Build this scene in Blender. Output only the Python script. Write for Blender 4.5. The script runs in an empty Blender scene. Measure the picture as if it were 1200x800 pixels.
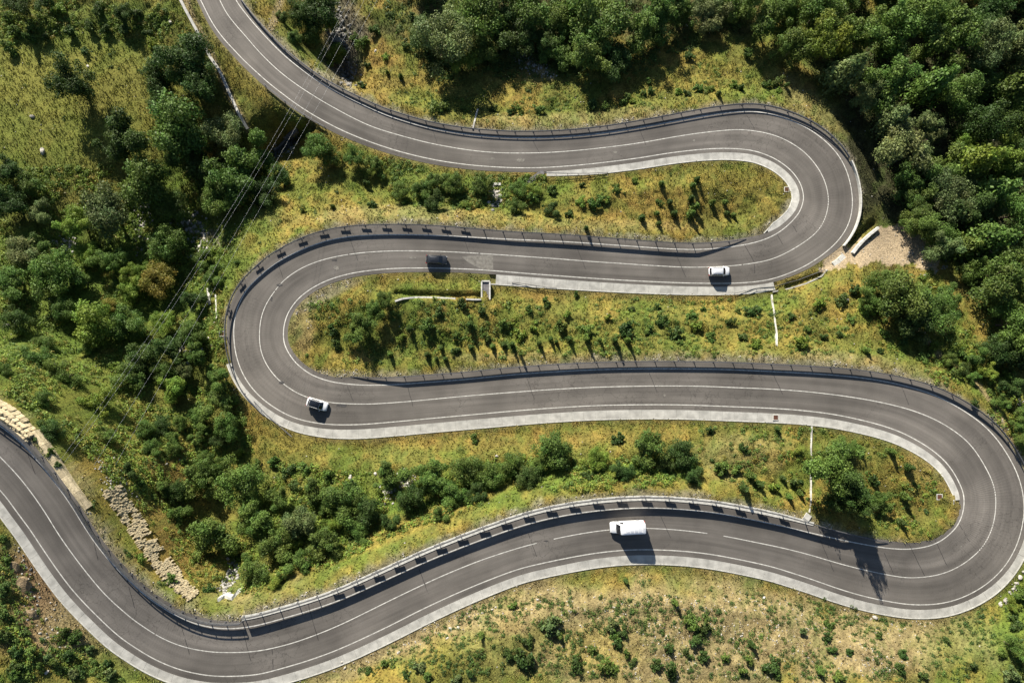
import bpy, math, random
import numpy as np
from mathutils import Vector, Matrix
random.seed(7); rng = np.random.default_rng(7)
scene = bpy.context.scene
C = scene.collection

# ------------------------------------------------------------------ camera, sky, sun
HC, F = 136.0, 800.0                 # camera height over the second road, focal length in photo pixels
cam_d = bpy.data.cameras.new('camera'); cam = bpy.data.objects.new('camera', cam_d); C.objects.link(cam)
cam.location = (0, 0, HC); cam.rotation_euler = (0, 0, 0)
cam_d.sensor_width = 36; cam_d.lens = 36 * F / 1200; cam_d.clip_start = 1; cam_d.clip_end = 20000
scene.camera = cam
SUN_EL = math.radians(23.5); SUN_AZ = math.radians(-20)     # from +Y towards +X
world = bpy.data.worlds.new('World'); scene.world = world; world.use_nodes = True
wn = world.node_tree.nodes; wl = world.node_tree.links
sky = wn.new('ShaderNodeTexSky'); sky.sky_type = 'NISHITA'; sky.sun_disc = False
sky.sun_elevation = SUN_EL; sky.sun_rotation = SUN_AZ; sky.altitude = 1500
wl.new(sky.outputs[0], wn['Background'].inputs[0]); wn['Background'].inputs[1].default_value = 0.06
sd = bpy.data.lights.new('sun', 'SUN'); sd.energy = 5.0; sd.angle = math.radians(0.5); sd.color = (1.0, 0.94, 0.83)
sun = bpy.data.objects.new('sun', sd); C.objects.link(sun)
sdir = Vector((math.sin(SUN_AZ) * math.cos(SUN_EL), math.cos(SUN_AZ) * math.cos(SUN_EL), math.sin(SUN_EL)))
sun.rotation_euler = sdir.to_track_quat('Z', 'Y').to_euler(); sun.location = sdir * 300
vs = scene.view_settings; vs.view_transform = 'Standard'; vs.look = 'None'; vs.gamma = 1.0; vs.exposure = 1.22; vs.use_curve_mapping = False

# ------------------------------------------------------------------ helpers
def P(px, py, z):
    k = (HC - z) / F
    return Vector(((px - 600) * k, (400 - py) * k, z))
def tag(o, label=None, cat=None, group=None, kind=None):
    if label: o['label'] = label
    if cat: o['category'] = cat
    if group: o['group'] = group
    if kind: o['kind'] = kind
    return o
def empty(name, loc, rz=0, scale=None):
    o = bpy.data.objects.new(name, None); C.objects.link(o); o.location = loc; o.rotation_euler = (0, 0, rz)
    o.empty_display_size = .3
    if scale: o.scale = scale
    return o
def link_mesh(name, me, parent=None, loc=None, rot=None, scale=None):
    o = bpy.data.objects.new(name, me); C.objects.link(o)
    if parent: o.parent = parent
    if loc is not None: o.location = loc
    if rot is not None: o.rotation_euler = rot
    if scale is not None: o.scale = scale
    return o
class MB:
    def __init__(s): s.v = []; s.f = []
    def add(s, vs, fs):
        n = len(s.v); s.v += [tuple(v) for v in vs]; s.f += [tuple(i + n for i in f) for f in fs]
    def box(s, c, sz, rz=0, taper=1.0):
        x, y, z = sz[0] / 2, sz[1] / 2, sz[2] / 2; cs, sn = math.cos(rz), math.sin(rz); vs = []
        for k, t in ((-1, 1), (1, taper)):
            for i, j in ((-1, -1), (1, -1), (1, 1), (-1, 1)):
                a, b = i * x * t, j * y * t
                vs.append((c[0] + a * cs - b * sn, c[1] + a * sn + b * cs, c[2] + k * z))
        s.add(vs, [(3, 2, 1, 0), (4, 5, 6, 7), (0, 1, 5, 4), (1, 2, 6, 5), (2, 3, 7, 6), (3, 0, 4, 7)])
    def tube(s, p0, p1, r0, r1=None, n=6):
        r1 = r0 if r1 is None else r1
        p0, p1 = Vector(p0), Vector(p1); d = (p1 - p0).normalized()
        a = d.orthogonal().normalized(); b = d.cross(a)
        vs = [p + (a * math.cos(2 * math.pi * i / n) + b * math.sin(2 * math.pi * i / n)) * r for p, r in ((p0, r0), (p1, r1)) for i in range(n)]
        fs = [(i, (i + 1) % n, n + (i + 1) % n, n + i) for i in range(n)] + [tuple(range(n))[::-1], tuple(range(n, 2 * n))]
        s.add(vs, fs)
    def mesh(s, name, m, smooth=False):
        me = bpy.data.meshes.new(name); me.from_pydata(s.v, [], s.f); me.materials.append(m)
        if smooth: me.polygons.foreach_set('use_smooth', [True] * len(me.polygons))
        me.update(); return me
    def build(s, name, m, parent=None, smooth=False, **k):
        return link_mesh(name, s.mesh(name, m, smooth), parent, **k)
def np_mesh(name, V, Q, m, col=None, smooth=False):
    me = bpy.data.meshes.new(name); n = Q.shape[1]
    me.vertices.add(len(V)); me.vertices.foreach_set('co', np.asarray(V, np.float32).ravel())
    me.loops.add(Q.size); me.loops.foreach_set('vertex_index', Q.astype(np.int32).ravel())
    me.polygons.add(len(Q)); me.polygons.foreach_set('loop_start', np.arange(len(Q), dtype=np.int32) * n)
    me.polygons.foreach_set('loop_total', np.full(len(Q), n, np.int32))
    if smooth: me.polygons.foreach_set('use_smooth', np.ones(len(Q), bool))
    me.materials.append(m)
    if col is not None:
        a = me.color_attributes.new('Col', 'FLOAT_COLOR', 'POINT')
        a.data.foreach_set('color', np.concatenate([col, np.ones((len(V), 1))], 1).astype(np.float32).ravel())
    me.update(); me.validate(); return me

# ------------------------------------------------------------------ materials
def nodes_of(m): return m.node_tree.nodes, m.node_tree.links
def mat(name, col, rough=.7, metal=0, var=.25, scale=3.0, bump=.15, spec=.3, coat=0, dark=None, detail=6, objrand=0.0):
    m = bpy.data.materials.new(name); m.use_nodes = True; n, l = nodes_of(m); b = n['Principled BSDF']
    b.inputs['Roughness'].default_value = rough; b.inputs['Metallic'].default_value = metal
    b.inputs['Specular IOR Level'].default_value = spec; b.inputs['Coat Weight'].default_value = coat
    g = n.new('ShaderNodeNewGeometry'); t = n.new('ShaderNodeTexNoise'); t.inputs['Scale'].default_value = scale; t.inputs['Detail'].default_value = detail
    l.new(g.outputs['Position'], t.inputs['Vector'])
    r = n.new('ShaderNodeValToRGB'); d = dark or tuple(c * (1 - var) for c in col)
    r.color_ramp.elements[0].position = .32; r.color_ramp.elements[1].position = .68
    r.color_ramp.elements[0].color = (*d, 1); r.color_ramp.elements[1].color = (*[min(1, c * (1 + var * .6)) for c in col], 1)
    l.new(t.outputs['Fac'], r.inputs[0]); out = r.outputs[0]
    if objrand:
        oi = n.new('ShaderNodeObjectInfo'); mr = n.new('ShaderNodeMapRange'); mr.inputs[3].default_value = 1 - objrand; mr.inputs[4].default_value = 1 + objrand * .5
        l.new(oi.outputs['Random'], mr.inputs[0]); mu = n.new('ShaderNodeVectorMath'); mu.operation = 'SCALE'
        l.new(out, mu.inputs[0]); l.new(mr.outputs[0], mu.inputs['Scale']); out = mu.outputs[0]
    l.new(out, b.inputs['Base Color'])
    if bump:
        bp = n.new('ShaderNodeBump'); bp.inputs['Strength'].default_value = bump; bp.inputs['Distance'].default_value = .1
        t2 = n.new('ShaderNodeTexNoise'); t2.inputs['Scale'].default_value = scale * 5; l.new(g.outputs['Position'], t2.inputs['Vector'])
        l.new(t2.outputs['Fac'], bp.inputs['Height']); l.new(bp.outputs[0], b.inputs['Normal'])
    return m
def leaf_mat(name):
    m = bpy.data.materials.new(name); m.use_nodes = True; n, l = nodes_of(m); b = n['Principled BSDF']
    oi = n.new('ShaderNodeObjectInfo'); at = n.new('ShaderNodeAttribute'); at.attribute_name = 'Col'
    mu = n.new('ShaderNodeVectorMath'); mu.operation = 'MULTIPLY'
    l.new(oi.outputs['Color'], mu.inputs[0]); l.new(at.outputs['Color'], mu.inputs[1])
    l.new(mu.outputs[0], b.inputs['Base Color']); b.inputs['Roughness'].default_value = .6; b.inputs['Specular IOR Level'].default_value = .25
    tr = n.new('ShaderNodeBsdfTranslucent'); l.new(mu.outputs[0], tr.inputs['Color'])
    mx = n.new('ShaderNodeMixShader'); mx.inputs[0].default_value = .28
    l.new(b.outputs[0], mx.inputs[1]); l.new(tr.outputs[0], mx.inputs[2]); l.new(mx.outputs[0], n['Material Output'].inputs[0])
    return m
def attr_mat(name, rough=.9, bump=.5, scale=6.0, lo=.55, hi=1.35):
    m = bpy.data.materials.new(name); m.use_nodes = True; n, l = nodes_of(m); b = n['Principled BSDF']
    b.inputs['Roughness'].default_value = rough; b.inputs['Specular IOR Level'].default_value = .15
    at = n.new('ShaderNodeAttribute'); at.attribute_name = 'Col'; g = n.new('ShaderNodeNewGeometry')
    t = n.new('ShaderNodeTexNoise'); t.inputs['Scale'].default_value = scale; t.inputs['Detail'].default_value = 5; t.inputs['Roughness'].default_value = .7
    l.new(g.outputs['Position'], t.inputs['Vector'])
    mr = n.new('ShaderNodeMapRange'); mr.inputs[1].default_value = .3; mr.inputs[2].default_value = .7; mr.inputs[3].default_value = lo; mr.inputs[4].default_value = hi
    l.new(t.outputs['Fac'], mr.inputs[0]); mu = n.new('ShaderNodeVectorMath'); mu.operation = 'SCALE'
    l.new(at.outputs['Color'], mu.inputs[0]); l.new(mr.outputs[0], mu.inputs['Scale']); l.new(mu.outputs[0], b.inputs['Base Color'])
    bp = n.new('ShaderNodeBump'); bp.inputs['Strength'].default_value = bump; bp.inputs['Distance'].default_value = .25
    l.new(t.outputs['Fac'], bp.inputs['Height']); l.new(bp.outputs[0], b.inputs['Normal'])
    return m
def asphalt_mat():
    m = bpy.data.materials.new('asphalt'); m.use_nodes = True; n, l = nodes_of(m); b = n['Principled BSDF']
    b.inputs['Roughness'].default_value = .85; b.inputs['Specular IOR Level'].default_value = .25
    g = n.new('ShaderNodeNewGeometry'); uv = n.new('ShaderNodeUVMap')
    def noise(src, sc, det=5, rough=.6):
        t = n.new('ShaderNodeTexNoise'); t.inputs['Scale'].default_value = sc; t.inputs['Detail'].default_value = det; t.inputs['Roughness'].default_value = rough
        l.new(src, t.inputs['Vector']); return t.outputs['Fac']
    def rmp(src, a, b_, lo, hi):
        mr = n.new('ShaderNodeMapRange'); mr.inputs[1].default_value = a; mr.inputs[2].default_value = b_; mr.inputs[3].default_value = lo; mr.inputs[4].default_value = hi
        l.new(src, mr.inputs[0]); return mr.outputs[0]
    def mul(a, b_):
        q = n.new('ShaderNodeMath'); q.operation = 'MULTIPLY'; l.new(a, q.inputs[0]); l.new(b_, q.inputs[1]); return q.outputs[0]
    mp = n.new('ShaderNodeMapping'); mp.inputs['Scale'].default_value = (.04, 1.1, 1); l.new(uv.outputs[0], mp.inputs[0])
    v = rmp(noise(mp.outputs[0], 1.0, 4), .3, .7, .80, 1.16)                       # wheel-track streaks along the road
    mp2 = n.new('ShaderNodeMapping'); mp2.inputs['Scale'].default_value = (.012, .45, 1); l.new(uv.outputs[0], mp2.inputs[0])
    v = mul(v, rmp(noise(mp2.outputs[0], 1.0, 3), .35, .65, .84, 1.14))
    v = mul(v, rmp(noise(g.outputs['Position'], .09, 3), .35, .65, .75, 1.2))       # old and newer resurfacing
    v = mul(v, rmp(noise(g.outputs['Position'], 7.0, 6, .8), .3, .7, .86, 1.16))    # aggregate
    vo = n.new('ShaderNodeTexVoronoi'); vo.feature = 'DISTANCE_TO_EDGE'; vo.inputs['Scale'].default_value = .55
    nz = n.new('ShaderNodeTexNoise'); nz.inputs['Scale'].default_value = 1.2; l.new(g.outputs['Position'], nz.inputs['Vector'])
    ad = n.new('ShaderNodeVectorMath'); ad.operation = 'ADD'; l.new(g.outputs['Position'], ad.inputs[0])
    sc = n.new('ShaderNodeVectorMath'); sc.operation = 'SCALE'; sc.inputs['Scale'].default_value = 1.6; l.new(nz.outputs['Color'], sc.inputs[0]); l.new(sc.outputs[0], ad.inputs[1])
    l.new(ad.outputs[0], vo.inputs['Vector'])
    cr = rmp(vo.outputs['Distance'], .0, .03, 1, 0)
    cm = mul(cr, rmp(noise(g.outputs['Position'], .07, 2), .48, .62, 0, .42))
    inv = n.new('ShaderNodeMath'); inv.operation = 'SUBTRACT'; inv.inputs[0].default_value = 1; l.new(cm, inv.inputs[1]); v = mul(v, inv.outputs[0])
    mu = n.new('ShaderNodeVectorMath'); mu.operation = 'SCALE'; mu.inputs[0].default_value = (.126, .113, .099); l.new(v, mu.inputs['Scale'])
    l.new(mu.outputs[0], b.inputs['Base Color'])
    bp = n.new('ShaderNodeBump'); bp.inputs['Strength'].default_value = .12; bp.inputs['Distance'].default_value = .03
    l.new(noise(g.outputs['Position'], 14, 4), bp.inputs['Height']); l.new(bp.outputs[0], b.inputs['Normal'])
    return m
def paint(name, col, rough=.3, coat=.6):
    return mat(name, col, rough, 0, .04, 1.5, 0, .5, coat)
M = dict(
    asphalt=asphalt_mat(), ground=attr_mat('hillside_ground', bump=.9, scale=3.2, lo=.45, hi=1.5),
    tuft=attr_mat('dry_grass_blades', bump=0, scale=2.0, lo=.75, hi=1.25), pebble=attr_mat('loose_stone', bump=.3, scale=8, lo=.8, hi=1.15),
    line=mat('worn_white_road_paint', (.52, .50, .45), .7, 0, .35, 2.2, .05, detail=9), seal=mat('bitumen_crack_seal', (.035, .033, .032), .6, 0, .3, 4, 0),
    patch=mat('pale_asphalt_patch', (.19, .175, .15), .9, 0, .3, 2.2, .2, detail=9), tar=mat('dark_tar_patch', (.055, .052, .05), .8, 0, .3, 2, .1),
    conc=mat('weathered_concrete', (.41, .395, .355), .85, 0, .26, .8, .1, detail=9, objrand=.05), conc_l=mat('pale_concrete', (.52, .505, .455), .85, 0, .25, 2, .2, detail=8),
    conc_d=mat('damp_concrete', (.16, .15, .15), .9, 0, .3, 2, .2), steel=mat('galvanised_steel', (.13, .13, .135), .55, .5, .25, 3, .05),
    stone=mat('yellow_masonry_stone', (.52, .43, .27), .9, 0, .35, 2.5, .5, detail=8, objrand=.3), rock=mat('pale_boulder', (.42, .39, .34), .9, 0, .35, 1.8, .6, detail=8, objrand=.2),
    scree=mat('grey_stream_rock', (.22, .21, .20), .9, 0, .35, 1.8, .6, detail=8, objrand=.3),
    iron=mat('rusty_iron_grate', (.16, .07, .045), .8, .3, .4, 6, .3), bark=mat('grey_brown_bark', (.12, .09, .065), .95, 0, .4, 6, .6),
    wire=mat('aluminium_cable', (.5, .5, .5), .5, .3, .1, 5, 0), leaf=leaf_mat('foliage'),
    white=paint('white_car_paint', (.70, .70, .70)), black=paint('black_car_paint', (.022, .024, .028)), glass=mat('dark_tinted_glass', (.012, .014, .018), .08, 0, .1, 2, 0, .6),
    tyre=mat('black_tyre_rubber', (.02, .02, .02), .85, 0, .2, 8, .1), rim=mat('alloy_wheel', (.4, .4, .41), .35, .8, .1, 5, 0),
    lamp=mat('clear_lamp_lens', (.6, .6, .62), .15, 0, .1, 4, 0, .6), red=mat('red_lamp_lens', (.35, .01, .01), .2, 0, .2, 4, 0, .6), trim=mat('black_plastic_trim', (.03, .03, .03), .6, 0, .2, 6, .05),
    earthrock=mat('brown_weathered_rock', (.24, .175, .10), .95, 0, .5, 1.2, 1.0, detail=9), wood=mat('bare_dead_wood', (.45, .41, .35), .9, 0, .3, 4, .3),
)

# ------------------------------------------------------------------ road traced in plan (photo pixels), lifted to its own height
CL = "230,-70 240,-40 250,-15 257.5,0 265,15 277.5,31 290,45 300,57 315,72.5 330,86 350,101 375,117 392.5,127 415,139 440,150 475,160.5 500,167 525,172 550,176 575,178.5 600,179.5 637.5,179 675,176.5 712.5,172.5 750,167.5 787.5,161 812.5,157 837.5,154 862.5,152 880,153 900,156.5 917.5,162.5 935,172.5 947.5,183 960,199 967.5,215 971,232.5 969.5,247.5 964,262.5 954,275 937.5,287 918,298 900,305 875,309.5 850,312 825,313 800,313 762.5,311 725,308.5 687.5,306 650,303 600,299.5 562.5,297 525,295 487.5,294 462.5,294 437.5,295 412.5,297.5 387.5,302 367.5,308 350,316 332.5,328.5 319,345 310,360 305,377.5 304,397.5 306,412.5 312.5,427.5 322.5,441 332.5,450 347.5,460 362.5,466 387.5,471.5 412.5,473 437.5,473 475,470.5 512.5,467 550,463.5 600,459.5 650,456 700,453.5 750,452.3 787.5,452 825,452.5 862.5,454 900,455.5 937.5,458 975,462 1012.5,467.5 1042.5,473.5 1070,481 1095,491 1115,502.5 1132.5,516 1145,531 1155,547.5 1162.5,562.5 1166.5,577.5 1167,590 1166.5,600 1162.5,619 1152.5,639 1137.5,654 1120,665.5 1100,673 1080,676 1062.5,676.5 1045,674 1020,669 987.5,661 950,650 925,643.5 900,638 850,628 825,624 787.5,620 750,618.5 725,619.5 700,622 675,626 650,631 625,637 600,644 562.5,656.5 525,671.5 495,685 462.5,700.5 425,719 400,731 372.5,742.5 337.5,754.5 300,762.5 262.5,764 237.5,762 212.5,756.5 187.5,746 162.5,730 150,720.5 125,698 105,675 85,649 67.5,624 54,602 37.5,578 20,556 0,535 -25,511 -50,490 -80,466"
LL = "254,-70 262,-40 270,-15 276,0 287,15 300,31 313,45 327.5,60 340,71 358,85 375,97 400,111 425,123 450,134 487.5,146 512.5,152 550,158 600,161.5 650,161 700,157 750,149.5 800,140.5 825,136 850,132.5 875,130.5 895,132 917.5,138 940,147 955,156 970,168 982,181 991,197 996,213.5 999,232.5 998,250 992.5,267.5 980,284 965,297.5 947.5,309.5 925,320 900,328 875,331 850,332 812.5,331.7 775,330.5 725,328 675,324.7 625,321 600,319 562.5,316 525,314.5 500,314 462.5,314.5 437.5,316.5 412.5,320 387.5,327 370,335 355,345 342.5,358 335,372.5 332,387.5 332.3,400 337.5,412.5 347.5,426 362.5,437.5 380,445 400,449 425,451 450,451 475,449.7 512.5,447 550,444 600,439 650,435.5 700,433 750,432 800,432 850,432.8 900,435 950,437.5 1000,441.5 1037.5,447 1075,456 1100,465 1117.5,474 1137.5,486.5 1157.5,502.5 1172.5,520 1185,540 1194,560 1199,580 1200.5,600 1198.5,612 1194.5,630 1187,648 1175,666 1160,681 1140,694 1120,702.5 1100,707 1075,708.3 1050,705.7 1020,700 987.5,691 950,678 925,670 900,662.5 850,652 812.5,646.5 775,644 737.5,644 700,647.5 662.5,654 625,662 600,669 550,688.5 500,711 450,736 400,759 362.5,773 325,784 300,790 262.5,792 237.5,790 212.5,784.5 187.5,775 162.5,761 137.5,743.5 112.5,720 87.5,694 67.5,668 50,642.5 35,620 20,600 10,586 0,574 -30,545 -60,520 -90,498"
RL = "208,-70 218,-40 228,-15 235,0 245,20 257.5,40 272.5,57 287.5,72.5 300,84 315,97.5 332.5,111 350,124 375,139.5 400,152.5 425,163 450,172 475,179.5 512.5,188 550,193.3 586,196 613,196.8 640,196.3 680,193.4 720,189 750,185 787.5,179 825,175 850,174 880,176 895,180.5 910,187 925,198 934,208 940,220 942,232.5 937.5,247.5 927.5,260 915,271 900,279 880,285.3 850,290 820,292.3 795,292 775,291 725,287.5 675,284 625,281.5 600,280.5 562.5,278.5 525,276.5 475,275 437.5,275.5 412.5,277 387.5,281 362.5,289 337.5,300.5 320,311 300,327.5 291,337 285,346 280,356 276,367.5 274,380 274,395 275.5,410 281,430 290,447.5 300,460 312.5,471 330,482.5 350,491 375,496 400,497.5 425,497 462.5,494 500,490.5 550,486 600,481.5 650,477.7 700,475 750,474 800,474.2 850,476 900,478 937.5,480.5 975,485 1005,491 1032.5,498 1057.5,507 1080,519 1097.5,531 1112.5,546 1122.5,562 1129,577.5 1130,590 1128,602 1122.5,615 1112.5,626 1100,635 1082.5,641 1062.5,643 1040,642 1012.5,637.5 987.5,632.5 950,624 925,618 900,612.5 880,608.3 850,602.7 825,599 790,596 770,595 750,594.8 720,596.3 690,599.3 660,604 630,610.5 600,619.5 550,637.5 500,657.5 450,680 400,702 362.5,715 325,726 300,732.5 275,736 250,735 225,729 200,717.5 175,701 162.5,690.5 145,674 125,653 107.5,630 95,610.5 87.5,598 70,572.5 50,547 30,524 15,510 0,499 -20,484 -45,466 -80,443"
def parse(s): return np.array([[float(a) for a in p.split(',')] for p in s.split()])
def dense(pts, step=1.0, sig=6):
    out = []
    n = len(pts)
    for i in range(n - 1):
        p0, p1, p2, p3 = pts[max(i - 1, 0)], pts[i], pts[i + 1], pts[min(i + 2, n - 1)]
        k = max(2, int(np.linalg.norm(p2 - p1) / .5))
        for t in np.arange(k) / k:
            out.append(.5 * ((2 * p1) + (-p0 + p2) * t + (2 * p0 - 5 * p1 + 4 * p2 - p3) * t * t + (-p0 + 3 * p1 - 3 * p2 + p3) * t ** 3))
    out.append(pts[-1]); out = np.array(out)
    def res(o, st):
        d = np.r_[0, np.cumsum(np.linalg.norm(np.diff(o, axis=0), axis=1))]; s = np.arange(0, d[-1], st)
        return np.c_[np.interp(s, d, o[:, 0]), np.interp(s, d, o[:, 1])]
    out = res(out, 1.0); k = np.exp(-.5 * (np.arange(-3 * sig, 3 * sig + 1) / sig) ** 2); k /= k.sum()
    pad = 3 * sig
    ext = np.vstack([2 * out[0] - out[pad:0:-1], out, 2 * out[-1] - out[-2:-pad - 2:-1]])
    sm = np.c_[np.convolve(ext[:, 0], k, 'valid'), np.convolve(ext[:, 1], k, 'valid')]
    return res(sm, step)
cp = dense(parse(CL), 3.0); lp_, rp_ = dense(parse(LL)), dense(parse(RL))
N = len(cp)
tan = np.gradient(cp, axis=0); tan /= np.linalg.norm(tan, axis=1)[:, None]
nrm = np.c_[-tan[:, 1], tan[:, 0]]            # pixel space; points to the R line (y runs down)
def side_off(poly, sgn):
    o = np.zeros(N)
    for i in range(N):
        d = poly - cp[i]; al = d @ tan[i]; la = (d @ nrm[i]) * sgn
        ok = (np.abs(al) < 3) & (la > 5) & (la < 60)
        o[i] = la[ok][np.argmin(np.abs(al[ok]))] if ok.any() else np.nan
    i = np.arange(N); g = ~np.isnan(o); o = np.interp(i, i[g], o[g])
    k = np.ones(7) / 7; return np.convolve(np.pad(o, 3, mode='edge'), k, 'valid')
offL, offR = side_off(lp_, -1), side_off(rp_, 1)
def st(px, py): return int(np.argmin((cp[:, 0] - px) ** 2 + (cp[:, 1] - py) ** 2))
ZK = [(230, -70, -12), (257, 0, -10.5), (350, 101, -8.5), (600, 179, -6.5), (870, 152, -4), (971, 232, -2.5), (900, 305, -1.3), (600, 300, 0.8), (400, 300, 2.2), (304, 397, 3.8), (400, 472, 5.5),
      (750, 452, 8), (1012, 467, 10), (1167, 590, 12.5), (1062, 676, 14.5), (735, 619, 17), (500, 683, 20), (300, 762, 22.5), (105, 675, 25), (0, 535, 26.5), (-80, 466, 28)]
zi = [st(a, b) for a, b, _ in ZK]; zr = np.interp(np.arange(N), zi, [k[2] for k in ZK])
zr = np.convolve(np.pad(zr, 15, mode='edge'), np.ones(31) / 31, 'valid')
ks = (HC - zr) / F
def W(i, lat, dz=0.0):
    """world point at station i (may be fractional), lateral pixel distance lat from the centre (negative: L side)."""
    i = min(max(i, 0), N - 1.001); a = int(i); f = i - a
    p = cp[a] * (1 - f) + cp[a + 1] * f; n = nrm[a] * (1 - f) + nrm[a + 1] * f; z = zr[a] * (1 - f) + zr[a + 1] * f
    q = p + n * lat; return P(q[0], q[1], z) + Vector((0, 0, dz))
def prof(keys):
    ii = [st(a, b) for a, b, _ in keys]; order = np.argsort(ii)
    return np.interp(np.arange(N), np.array(ii)[order], np.array([k[2] for k in keys], float)[order])
def at(arr, i): return float(np.interp(i, np.arange(N), arr))
eL = prof([(250, -15, 6), (375, 110, 7), (700, 170, 8), (960, 200, 8), (965, 262, 8), (950, 280, 5), (900, 305, 4), (600, 300, 4), (560, 297, 4.5), (400, 300, 5), (304, 397, 5), (387, 471, 6), (415, 473, 9), (900, 455, 9.5), (1115, 502, 9.5), (1160, 560, 9), (1165, 610, 6),
           (1062, 676, 6), (735, 619, 6.5), (500, 683, 8), (300, 762, 8), (0, 535, 8)])
eR = prof([(250, -15, 4), (350, 101, 7), (450, 155, 6), (600, 179, 5), (900, 160, 4.5), (971, 232, 4.5), (930, 290, 5), (880, 309, 8), (700, 306, 8), (600, 300, 9), (500, 294, 12), (370, 307, 12.5), (319, 345, 10), (304, 380, 8.5), (306, 412, 8), (325, 445, 5.5), (600, 459, 6), (900, 455, 6), (1100, 495, 5), (1167, 585, 5),
           (1110, 668, 7), (1062, 676, 7), (1030, 671, 9), (900, 638, 8.5), (600, 644, 8.5), (300, 762, 8.5), (240, 762, 9), (0, 535, 8.5)])
# gutters: (side, first station, last station, inner extra taken from eL/eR, outer extra)
def gprof(side, a, b, w): return dict(side=side, a=st(*a), b=st(*b), w=prof(w))
gut = [gprof('R', (640, 179), (905, 303), [(640, 179, 5), (700, 174, 8), (860, 152, 9), (971, 232, 9.5), (925, 295, 8), (905, 303, 1)]),
       gprof('L', (900, 306), (577, 298), [(900, 306, 9), (800, 313, 10), (577, 298, 12)]),
       gprof('R', (306, 415), (1167, 592), [(306, 415, 6), (340, 456, 9), (415, 473, 11), (900, 455, 11), (1070, 481, 10), (1167, 592, 7.5)]),
       gprof('L', (1165, 605), (-60, 482), [(1165, 605, 8), (1137, 654, 10.5), (735, 619, 11), (600, 644, 10), (300, 762, 11), (0, 535, 12)])]
led = gprof('R', (945, 649), (285, 764), [(945, 649, 4), (900, 638, 6), (300, 762, 5.5)])      # pale concrete ledge under the tall barrier
xL = np.zeros(N); xR = np.zeros(N)
for g in gut + [led]:
    X = xL if g['side'] == 'L' else xR; X[g['a']:g['b'] + 1] = g['w'][g['a']:g['b'] + 1]
edgeL, edgeR = offL + eL, offR + eR            # asphalt edges
outL, outR = edgeL + xL, edgeR + xR            # outer built edges

# ------------------------------------------------------------------ terrain
ctrl = []
for i in range(0, N, 5): ctrl.append((*P(cp[i][0], cp[i][1], zr[i])[:2], zr[i]))
XC = [(410, -40, -21), (405, 40, -19), (385, 110, -17), (345, 155, -15.5), (310, 195, -13.5), (235, 270, -9), (215, 330, -6), (190, 400, -2), (215, 470, 2), (260, 540, 5), (270, 600, 9), (268, 660, 14), (262, 692, 17),
      (120, 300, -7), (100, 200, -8), (100, 100, -10), (20, 20, -12), (0, 150, -7), (0, 260, -4), (60, 360, 0), (0, 400, 6), (100, 440, 6), (60, 470, 13), (25, 440, 12), (140, 520, 11), (180, 600, 14), (130, 560, 18), (170, 640, 19), (210, 640, 13), (170, 50, -13), (210, 110, -11), (262, 150, -11.5), (290, 120, -9.6), (270, 90, -10), (262, 60, -10.2), (300, 140, -9.8),
      (480, 40, -15), (600, 50, -14), (700, 20, -15), (800, 60, -11), (900, 50, -12), (1000, 60, -13), (1100, 50, -16), (1200, 100, -15), (1250, 0, -18), (1050, 180, -7), (1100, 250, -5), (1050, 295, -2), (1200, 250, -6), (1130, 350, 2), (1200, 400, 4), (1180, 470, 8), (1250, 550, 12),
      (620, 220, -5.2), (850, 235, -3.2), (450, 210, -7), (300, 260, -3), (255, 400, 1), (262, 470, 3), (420, 560, 9), (350, 600, 11), (320, 680, 17), (600, 560, 11.5), (800, 550, 12), (1040, 580, 11.2), (400, 380, 3.5), (700, 380, 4.6), (950, 380, 4.6),
      (300, 860, 26), (30, 700, 27.8), (90, 770, 26.8), (500, 770, 25), (700, 720, 21), (700, 800, 26), (950, 740, 19), (1000, 820, 25), (1150, 760, 18), (1240, 700, 16), (1260, 850, 26), (60, 740, 27.6), (10, 660, 28), (0, 800, 31), (150, 830, 27.5), (-60, 560, 29.5), (-100, 700, 33), (-60, 350, 6), (-80, 200, -2), (-80, 50, -10)]
for a, b, z in XC: ctrl.append((*P(a, b, z)[:2], z))
ctrl = np.array(ctrl)
D = np.linalg.norm(ctrl[:, None, :2] - ctrl[None, :, :2], axis=2)
w_rbf = np.linalg.solve(np.sqrt(D * D + 9.0) + 0 * D - 1e-3 * np.eye(len(ctrl)), ctrl[:, 2] - 5)
def rbf(x, y):
    x = np.clip(x, -135, 135); y = np.clip(y, -95, 95); out = np.empty(len(x))
    for k in range(0, len(x), 20000):
        d = np.hypot(x[k:k + 20000, None] - ctrl[None, :, 0], y[k:k + 20000, None] - ctrl[None, :, 1])
        out[k:k + 20000] = np.sqrt(d * d + 9.0) @ w_rbf + 5
    return out
def vnoise(x, y, wl, seed):
    r = np.random.default_rng(seed); T = r.random((256, 256)); u, v = x / wl, y / wl
    i, j = np.floor(u).astype(int), np.floor(v).astype(int); a, b = u - i, v - j; a = a * a * (3 - 2 * a); b = b * b * (3 - 2 * b); i %= 256; j %= 256; i2 = (i + 1) % 256; j2 = (j + 1) % 256
    return (T[i, j] * (1 - a) + T[i2, j] * a) * (1 - b) + (T[i, j2] * (1 - a) + T[i2, j2] * a) * b
def fbm(x, y, wl, seed, oc=4, g=.55):
    s = 0; t = 0; am = 1
    for k in range(oc): s = s + am * vnoise(x + 31.7 * k, y - 17.3 * k, wl / 2 ** k, seed + k); t += am; am *= g
    return s / t
cwx = np.array([P(cp[i][0], cp[i][1], zr[i])[:2] for i in range(N)]); nw = np.c_[nrm[:, 0], -nrm[:, 1]]
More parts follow.
